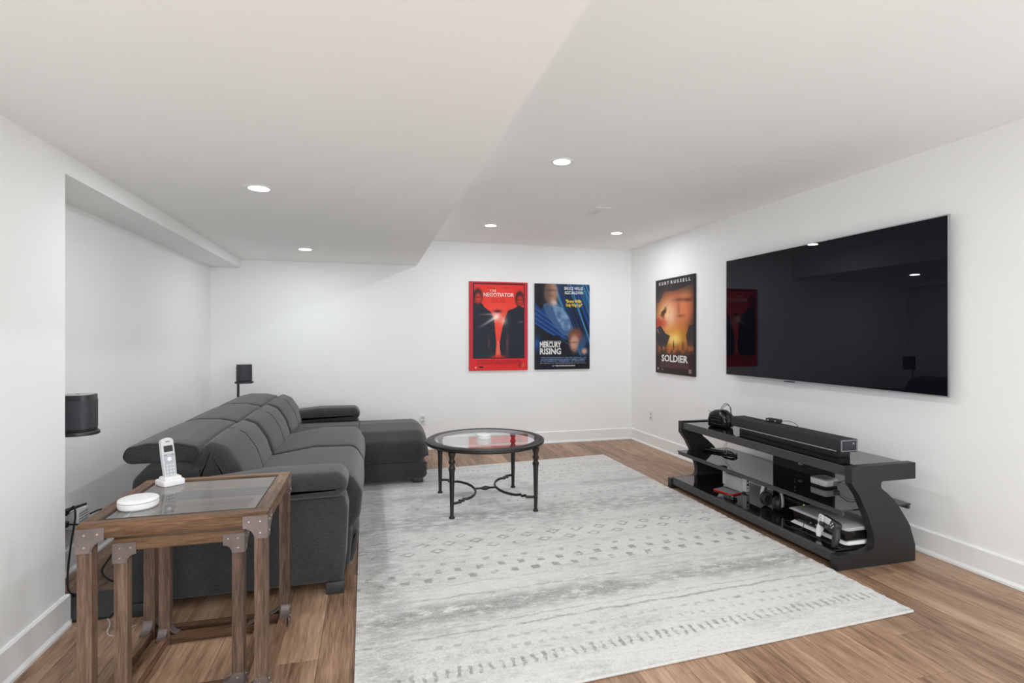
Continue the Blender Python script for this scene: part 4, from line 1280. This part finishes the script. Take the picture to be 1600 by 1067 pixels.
def art_red():
    img = np.zeros(UU.shape + (3,)) + np.array([232, 48, 38]) / 255
    img = mix(img, vnoise(5, 8, 1) * 0.35, (205, 28, 28))
    img = mix(img, ell(0.53, 0.42, 0.30, 0.34, 0.3) * 0.6, (246, 92, 66))
    # two generic dark figures
    dk = (28, 36, 46)
    body_l = [(0.07, 0.86), (0.07, 0.24), (0.21, 0.24), (0.26, 0.29), (0.37, 0.34), (0.42, 0.42), (0.44, 0.56), (0.46, 0.70), (0.44, 0.86)]
    body_r = [(0.50, 0.86), (0.52, 0.66), (0.56, 0.52), (0.60, 0.42), (0.66, 0.32), (0.78, 0.29), (0.84, 0.26), (0.94, 0.29), (0.94, 0.86)]
    for b in (body_l, body_r): img = mix(img, poly_mask(b), dk)
    for (cu, cv) in ((0.145, 0.165), (0.86, 0.185)):
        img = mix(img, ell(cu, cv, 0.075, 0.085, 0.10), (40, 26, 28))
        img = mix(img, ell(cu + 0.008, cv + 0.022, 0.052, 0.058, 0.16), (206, 52, 42))
        img = mix(img, ell(cu + 0.008, cv + 0.012, 0.040, 0.006, 0.4) * 0.8, (70, 20, 24))
        img = mix(img, ell(cu + 0.008, cv + 0.050, 0.020, 0.005, 0.4) * 0.6, (90, 22, 24))
    img = mix(img, poly_mask([(0.44, 0.86), (0.475, 0.66), (0.50, 0.66), (0.54, 0.86)]) * 0.9, (238, 110, 90))
    img = mix(img, ell(0.49, 0.85, 0.11, 0.022, 0.3), (205, 40, 36))
    img = mix(img, beam(0.47, 0.39, 0.13, 0.53, 0.022) * 0.85, (250, 235, 225))
    img = mix(img, beam(0.40, 0.365, 0.10, 0.37, 0.015) * 0.6, (235, 170, 160))
    img = mix(img, ell(0.46, 0.39, 0.05, 0.035, 0.5), (255, 240, 230))
    img = mix(img, ell(0.58, 0.44, 0.04, 0.03, 0.6) * 0.8, (250, 220, 205))
    img = mix(img, ell(0.48, 0.33, 0.06, 0.014, 0.3), (60, 28, 30))
    img = mix(img, ell(0.88, 0.45, 0.04, 0.010, 0.3) * 0.5, (190, 120, 120))
    img = mix(img, ell(0.33, 0.69, 0.012, 0.05, 0.4) * 0.5, (190, 70, 66))
    img = mix(img, ell(0.645, 0.70, 0.016, 0.10, 0.4) * 0.5, (200, 90, 84))
    # black frame line and red margin
    fr = (((UU > 0.065) & (UU < 0.945) & (VV > 0.018) & (VV < 0.868)) & ~((UU > 0.08) & (UU < 0.93) & (VV > 0.028) & (VV < 0.858))).astype(float)
    img = mix(img, fr, (25, 20, 26))
    edge = ((UU < 0.065) | (UU > 0.945) | (VV < 0.018)).astype(float)
    img = mix(img, edge, (196, 40, 54))
    img = mix(img, (VV > 0.868).astype(float), (222, 36, 38))
    img = credit_lines(img, 0.885, 0.925, 4, 0.10, 0.92, (120, 20, 24), 3)
    img = mix(img, ell(0.11, 0.965, 0.012, 0.008, 0.3), (240, 225, 220))
    img = mix(img, ((abs(UU - 0.20) < 0.035) & (abs(VV - 0.963) < 0.009)).astype(float), (40, 18, 20))
    img = mix(img, ell(0.86, 0.945, 0.022, 0.018, 0.3), (130, 40, 30))
    img = mix(img, ell(0.92, 0.945, 0.022, 0.018, 0.3), (200, 110, 50))
    img = credit_lines(img, 0.185, 0.235, 4, 0.34, 0.64, (170, 30, 30), 5, 0.6)
    return img


def art_blue():
    img = np.zeros(UU.shape + (3,)) + np.array([20, 24, 34]) / 255
    r = np.random.RandomState(4)
    for k in range(26):
        t = k / 25
        u0 = 0.30 + t * 0.72
        img = mix(img, beam(u0, -0.05, u0 + 0.62 + r.rand() * 0.06, 0.95 + r.rand() * 0.2, 0.010 + 0.016 * r.rand(), False) * (0.35 + 0.6 * r.rand()), [(16, 70, 140), (30, 110, 185), (70, 160, 215), (18, 40, 80)][r.randint(4)])
    img = mix(img, poly_mask([(-0.01, 0.22), (0.30, 0.34), (0.55, 0.50), (0.66, 0.62), (0.50, 0.66), (0.20, 0.56), (-0.01, 0.46)]) * 0.85, (22, 66, 132))
    for k in range(8): img = mix(img, beam(-0.05, 0.23 + 0.03 * k, 0.70, 0.60 + 0.02 * k, 0.010, False) * 0.4, (70, 130, 200) if k % 2 else (12, 30, 70))
    # generic leaning figure in blue
    img = mix(img, poly_mask([(0.14, 0.24), (0.33, 0.20), (0.50, 0.27), (0.62, 0.38), (0.70, 0.52), (0.66, 0.62), (0.50, 0.60), (0.34, 0.48), (0.20, 0.36)]), (60, 92, 134))
    img = mix(img, vnoise(16, 26, 9) * poly_mask([(0.30, 0.24), (0.50, 0.28), (0.62, 0.40), (0.66, 0.55), (0.52, 0.55), (0.40, 0.42)]) * 0.8, (150, 180, 205))
    img = mix(img, poly_mask([(0.0, 0.0), (0.22, 0.0), (0.24, 0.12), (0.12, 0.30), (0.0, 0.22)]), (16, 19, 27))
    img = mix(img, ell(0.29, 0.10, 0.12, 0.135, 0.10), (170, 128, 106))
    img = mix(img, ell(0.22, 0.10, 0.07, 0.13, 0.3) * 0.6, (60, 46, 46))
    img = mix(img, ell(0.29, 0.075, 0.085, 0.010, 0.4) * 0.6, (70, 48, 44))
    img = mix(img, ell(0.31, 0.145, 0.04, 0.008, 0.4) * 0.5, (90, 56, 52))
    img = mix(img, ell(0.35, 0.22, 0.05, 0.03, 0.3), (200, 180, 168))
    # child's head and hands, generic
    img = mix(img, ell(0.74, 0.62, 0.13, 0.10, 0.12), (120, 74, 58))
    img = mix(img, ell(0.72, 0.70, 0.085, 0.095, 0.14), (196, 146, 126))
    img = mix(img, ell(0.71, 0.685, 0.065, 0.008, 0.4) * 0.6, (90, 60, 56))
    img = mix(img, ell(0.71, 0.765, 0.03, 0.007, 0.4) * 0.5, (120, 60, 58))
    img = mix(img, ell(0.86, 0.70, 0.06, 0.10, 0.25, 0.5), (52, 84, 124))
    img = mix(img, ell(0.90, 0.79, 0.05, 0.035, 0.2, 0.6), (198, 150, 128))
    img = mix(img, poly_mask([(0.0, 0.845), (1.0, 0.845), (1.0, 1.0), (0.0, 1.0)]), (18, 22, 34))
    img = mix(img, poly_mask([(0.0, 0.62), (0.42, 0.60), (0.56, 0.70), (0.62, 0.86), (0.0, 0.86)]) * 0.9, (18, 20, 30))
    img = mix(img, ell(0.03, 0.70, 0.05, 0.06, 0.5) * 0.8, (24, 96, 190))
    img = credit_lines(img, 0.862, 0.905, 5, 0.08, 0.95, (120, 150, 195), 6, 0.75)
    img = credit_lines(img, 0.925, 0.930, 2, 0.08, 0.93, (190, 190, 195), 8, 0.4)
    img = credit_lines(img, 0.957, 0.962, 2, 0.30, 0.73, (215, 215, 215), 8, 0.8)
    img = credit_lines(img, 0.672, 0.676, 2, 0.09, 0.48, (190, 190, 190), 12, 0.7)
    return img


def art_fire():
    n1, n2 = vnoise(7, 10, 21), vnoise(18, 26, 22)
    img = np.zeros(UU.shape + (3,)) + np.array([34, 26, 28]) / 255
    img = mix(img, ell(0.33, 0.38, 0.36, 0.22, 0.25) * (0.6 + 0.4 * n1), (246, 112, 30))
    img = mix(img, ell(0.66, 0.30, 0.30, 0.24, 0.18), (196, 92, 52))
    img = mix(img, ell(0.76, 0.29, 0.15, 0.20, 0.35) * (0.4 + 0.5 * n1), (232, 146, 96))
    img = mix(img, ell(0.62, 0.235, 0.10, 0.012, 0.6) * 0.8, (52, 26, 24))
    img = mix(img, ell(0.85, 0.245, 0.07, 0.012, 0.6) * 0.8, (52, 26, 24))
    img = mix(img, ell(0.66, 0.40, 0.09, 0.010, 0.4) * 0.6, (84, 30, 22))
    img = mix(img, ell(0.62, 0.33, 0.03, 0.05, 0.4) * 0.5, (84, 34, 24))
    img = mix(img, ell(0.72, 0.07, 0.34, 0.09, 0.3) * 0.85, (52, 44, 44))
    img = mix(img, poly_mask([(0, 0), (1, 0), (1, 0.09), (0.5, 0.14), (0.25, 0.13), (0.1, 0.24), (0, 0.25)]) * 0.85, (36, 34, 36))
    img = mix(img, ell(0.32, 0.40, 0.20, 0.14, 0.40), (255, 226, 196))
    img = mix(img, ell(0.22, 0.36, 0.12, 0.06, 0.4) * n2, (250, 170, 60))
    img = mix(img, ell(0.22, 0.35, 0.10, 0.05, 0.3) * (n2 > 0.62), (70, 44, 30))
    img = mix(img, ell(0.10, 0.47, 0.20, 0.05, 0.3) * 0.8, (176, 30, 24))
    img = mix(img, ell(0.55, 0.62, 0.42, 0.10, 0.3) * (0.5 + 0.5 * n1), (240, 160, 50))
    img = mix(img, ell(0.50, 0.64, 0.15, 0.05, 0.4), (254, 226, 130))
    img = mix(img, poly_mask([(0, 0.52), (0.14, 0.49), (0.28, 0.58), (0.40, 0.60), (0.30, 0.72), (0.10, 0.74), (0, 0.76)]) * 0.9, (38, 38, 48))
    img = mix(img, poly_mask([(1, 0.50), (0.88, 0.50), (0.80, 0.60), (0.84, 0.70), (1, 0.74)]) * 0.85, (44, 40, 46))
    img = mix(img, beam(0.03, 0.53, 0.14, 0.60, 0.02) * 0.7, (220, 150, 110))
    img = mix(img, ell(0.50, 0.74, 0.55, 0.05, 0.35) * n2, (224, 120, 60))
    img = mix(img, ell(0.49, 0.70, 0.012, 0.035, 0.3), (40, 26, 22))
    img = mix(img, ell(0.73, 0.70, 0.03, 0.035, 0.3) * 0.7, (90, 50, 30))
    img = mix(img, poly_mask([(0, 0.80), (1, 0.80), (1, 1), (0, 1)]) * 0.85, (48, 26, 28))
    img = credit_lines(img, 0.89, 0.93, 4, 0.10, 0.90, (150, 90, 92), 7, 0.55)
    img = mix(img, ell(0.07, 0.955, 0.02, 0.014, 0.2) * 0.8, (220, 210, 205))
    img = mix(img, ell(0.19, 0.962, 0.012, 0.008, 0.2) * 0.8, (220, 210, 205))
    img = mix(img, ((abs(UU - 0.90) < 0.03) & (abs(VV - 0.955) < 0.022)).astype(float) * 0.8, (170, 140, 140))
    bd = ((UU < 0.02) | (UU > 0.98) | (VV < 0.012) | (VV > 0.988)).astype(float)
    return mix(img, bd, (20, 20, 22))


def print_sheet(img, corner, du, dv, parent):
    """corner = top-left point, du/dv vectors along width and down"""
    c, du, dv = np.array(corner), np.array(du), np.array(dv)
    off = np.array(worldloc(parent))
    P = c + UU[..., None] * du + VV[..., None] * dv - off
    me = bpy.data.meshes.new('print')
    nv, nu = UU.shape
    idx = np.arange(nv * nu).reshape(nv, nu)
    f = np.stack([idx[:-1, :-1], idx[1:, :-1], idx[1:, 1:], idx[:-1, 1:]], -1).reshape(-1, 4)
    me.from_pydata(P.reshape(-1, 3).tolist(), [], f.tolist())
    a = me.color_attributes.new('Col', 'FLOAT_COLOR', 'POINT')
    rgba = np.ones((nv * nu, 4)); rgba[:, :3] = lin(img).reshape(-1, 3)
    a.data.foreach_set('color', rgba.astype(np.float32).ravel())
    me.materials.append(M['print'])
    o = bpy.data.objects.new('printed_picture', me); COL.objects.link(o); o.parent = parent
    return o


RY = Matrix.Rotation(PI / 2, 3, 'X')
RXW = Matrix.Rotation(-PI / 2, 3, 'Z') @ Matrix.Rotation(PI / 2, 3, 'X')
yf = YB - 0.020
t = thing('movie_poster', 'red poster with two dark figures, hung on the back wall', 'poster', (1.428, YB, 1.368), 'film posters on the walls')
obj('board', MB().box(1.084, 1.772, yf, YB, 0.862, 1.872, 0.001, 1), 'poster_red_edge', t, 30)
print_sheet(art_red(), (1.085, yf - 0.0006, 1.871), (0.686, 0, 0), (0, 0, -1.008), t)


def back_pt(x0, w, top, h, u, v): return (x0 + u * w, yf - 0.0012, top - v * h)


bp1 = lambda u, v: back_pt(1.084, 0.688, 1.872, 1.010, u, v)
text('lettering', 'NEGOTIATOR', 0.062, bp1(0.50, 0.148), RY, 'ink_white', t, 0.355, 0.0006)
text('lettering', 'T H E', 0.036, bp1(0.40, 0.103), RY, 'ink_white', t, 0.072, 0.0006)
text('lettering', 'JACKSON', 0.022, bp1(0.37, 0.070), RY, 'ink_dark', t, 0.10)
text('lettering', 'SPACEY', 0.022, bp1(0.63, 0.070), RY, 'ink_dark', t, 0.085)

t = thing('movie_poster', 'dark poster with blue streaks and a white title, hung on the back wall', 'poster', (2.201, YB, 1.366), 'film posters on the walls')
obj('board', MB().box(1.858, 2.544, yf, YB, 0.864, 1.868, 0.001, 1), 'poster_black_edge', t, 30)
print_sheet(art_blue(), (1.859, yf - 0.0006, 1.867), (0.684, 0, 0), (0, 0, -1.002), t)
bp2 = lambda u, v: back_pt(1.858, 0.686, 1.868, 1.004, u, v)
text('lettering', 'BRUCE WILLIS', 0.050, bp2(0.705, 0.052), RY, 'ink_white', t, 0.235, 0.0006)
text('lettering', 'ALEC BALDWIN', 0.050, bp2(0.705, 0.102), RY, 'ink_white', t, 0.235, 0.0006)
text('lettering', '"Bruce Willis', 0.048, bp2(0.70, 0.202), RY, 'ink_yellow', t, 0.20, 0.0018)
text('lettering', 'Only Way Up!"', 0.048, bp2(0.71, 0.248), RY, 'ink_yellow', t, 0.21, 0.0018)
text('lettering', 'MERCURY', 0.086, bp2(0.28, 0.715), RY, 'ink_white', t, 0.262, 0.003)
text('lettering', 'RISING', 0.098, bp2(0.28, 0.792), RY, 'ink_white', t, 0.262, 0.003)

xf = XR - 0.020
t = thing('movie_poster', 'fiery orange poster in a black edge, hung on the right wall beside the television', 'poster', (XR, 4.964, 1.36), 'film posters on the walls')
py0, py1, pt, pb = 4.600, 5.332, 1.867, 0.852
obj('board', MB().box(xf, XR, py0, py1, pb, pt, 0.001, 1), 'poster_black_edge', t, 30)
print_sheet(art_fire(), (xf - 0.0006, py1 - 0.001, pt - 0.001), (0, -(py1 - py0 - 0.002), 0), (0, 0, -(pt - pb - 0.002)), t)
bp3 = lambda u, v: (xf - 0.0012, py1 - u * (py1 - py0), pt - v * (pt - pb))
text('lettering', 'K U R T', 0.046, bp3(0.235, 0.046), RXW, 'ink_white', t, 0.20, 0.0008)
text('lettering', 'R U S S E L L', 0.046, bp3(0.665, 0.046), RXW, 'ink_white', t, 0.36, 0.0008)
text('lettering', 'SOLDIER', 0.098, bp3(0.51, 0.842), RXW, 'ink_white', t, 0.50, 0.0035)
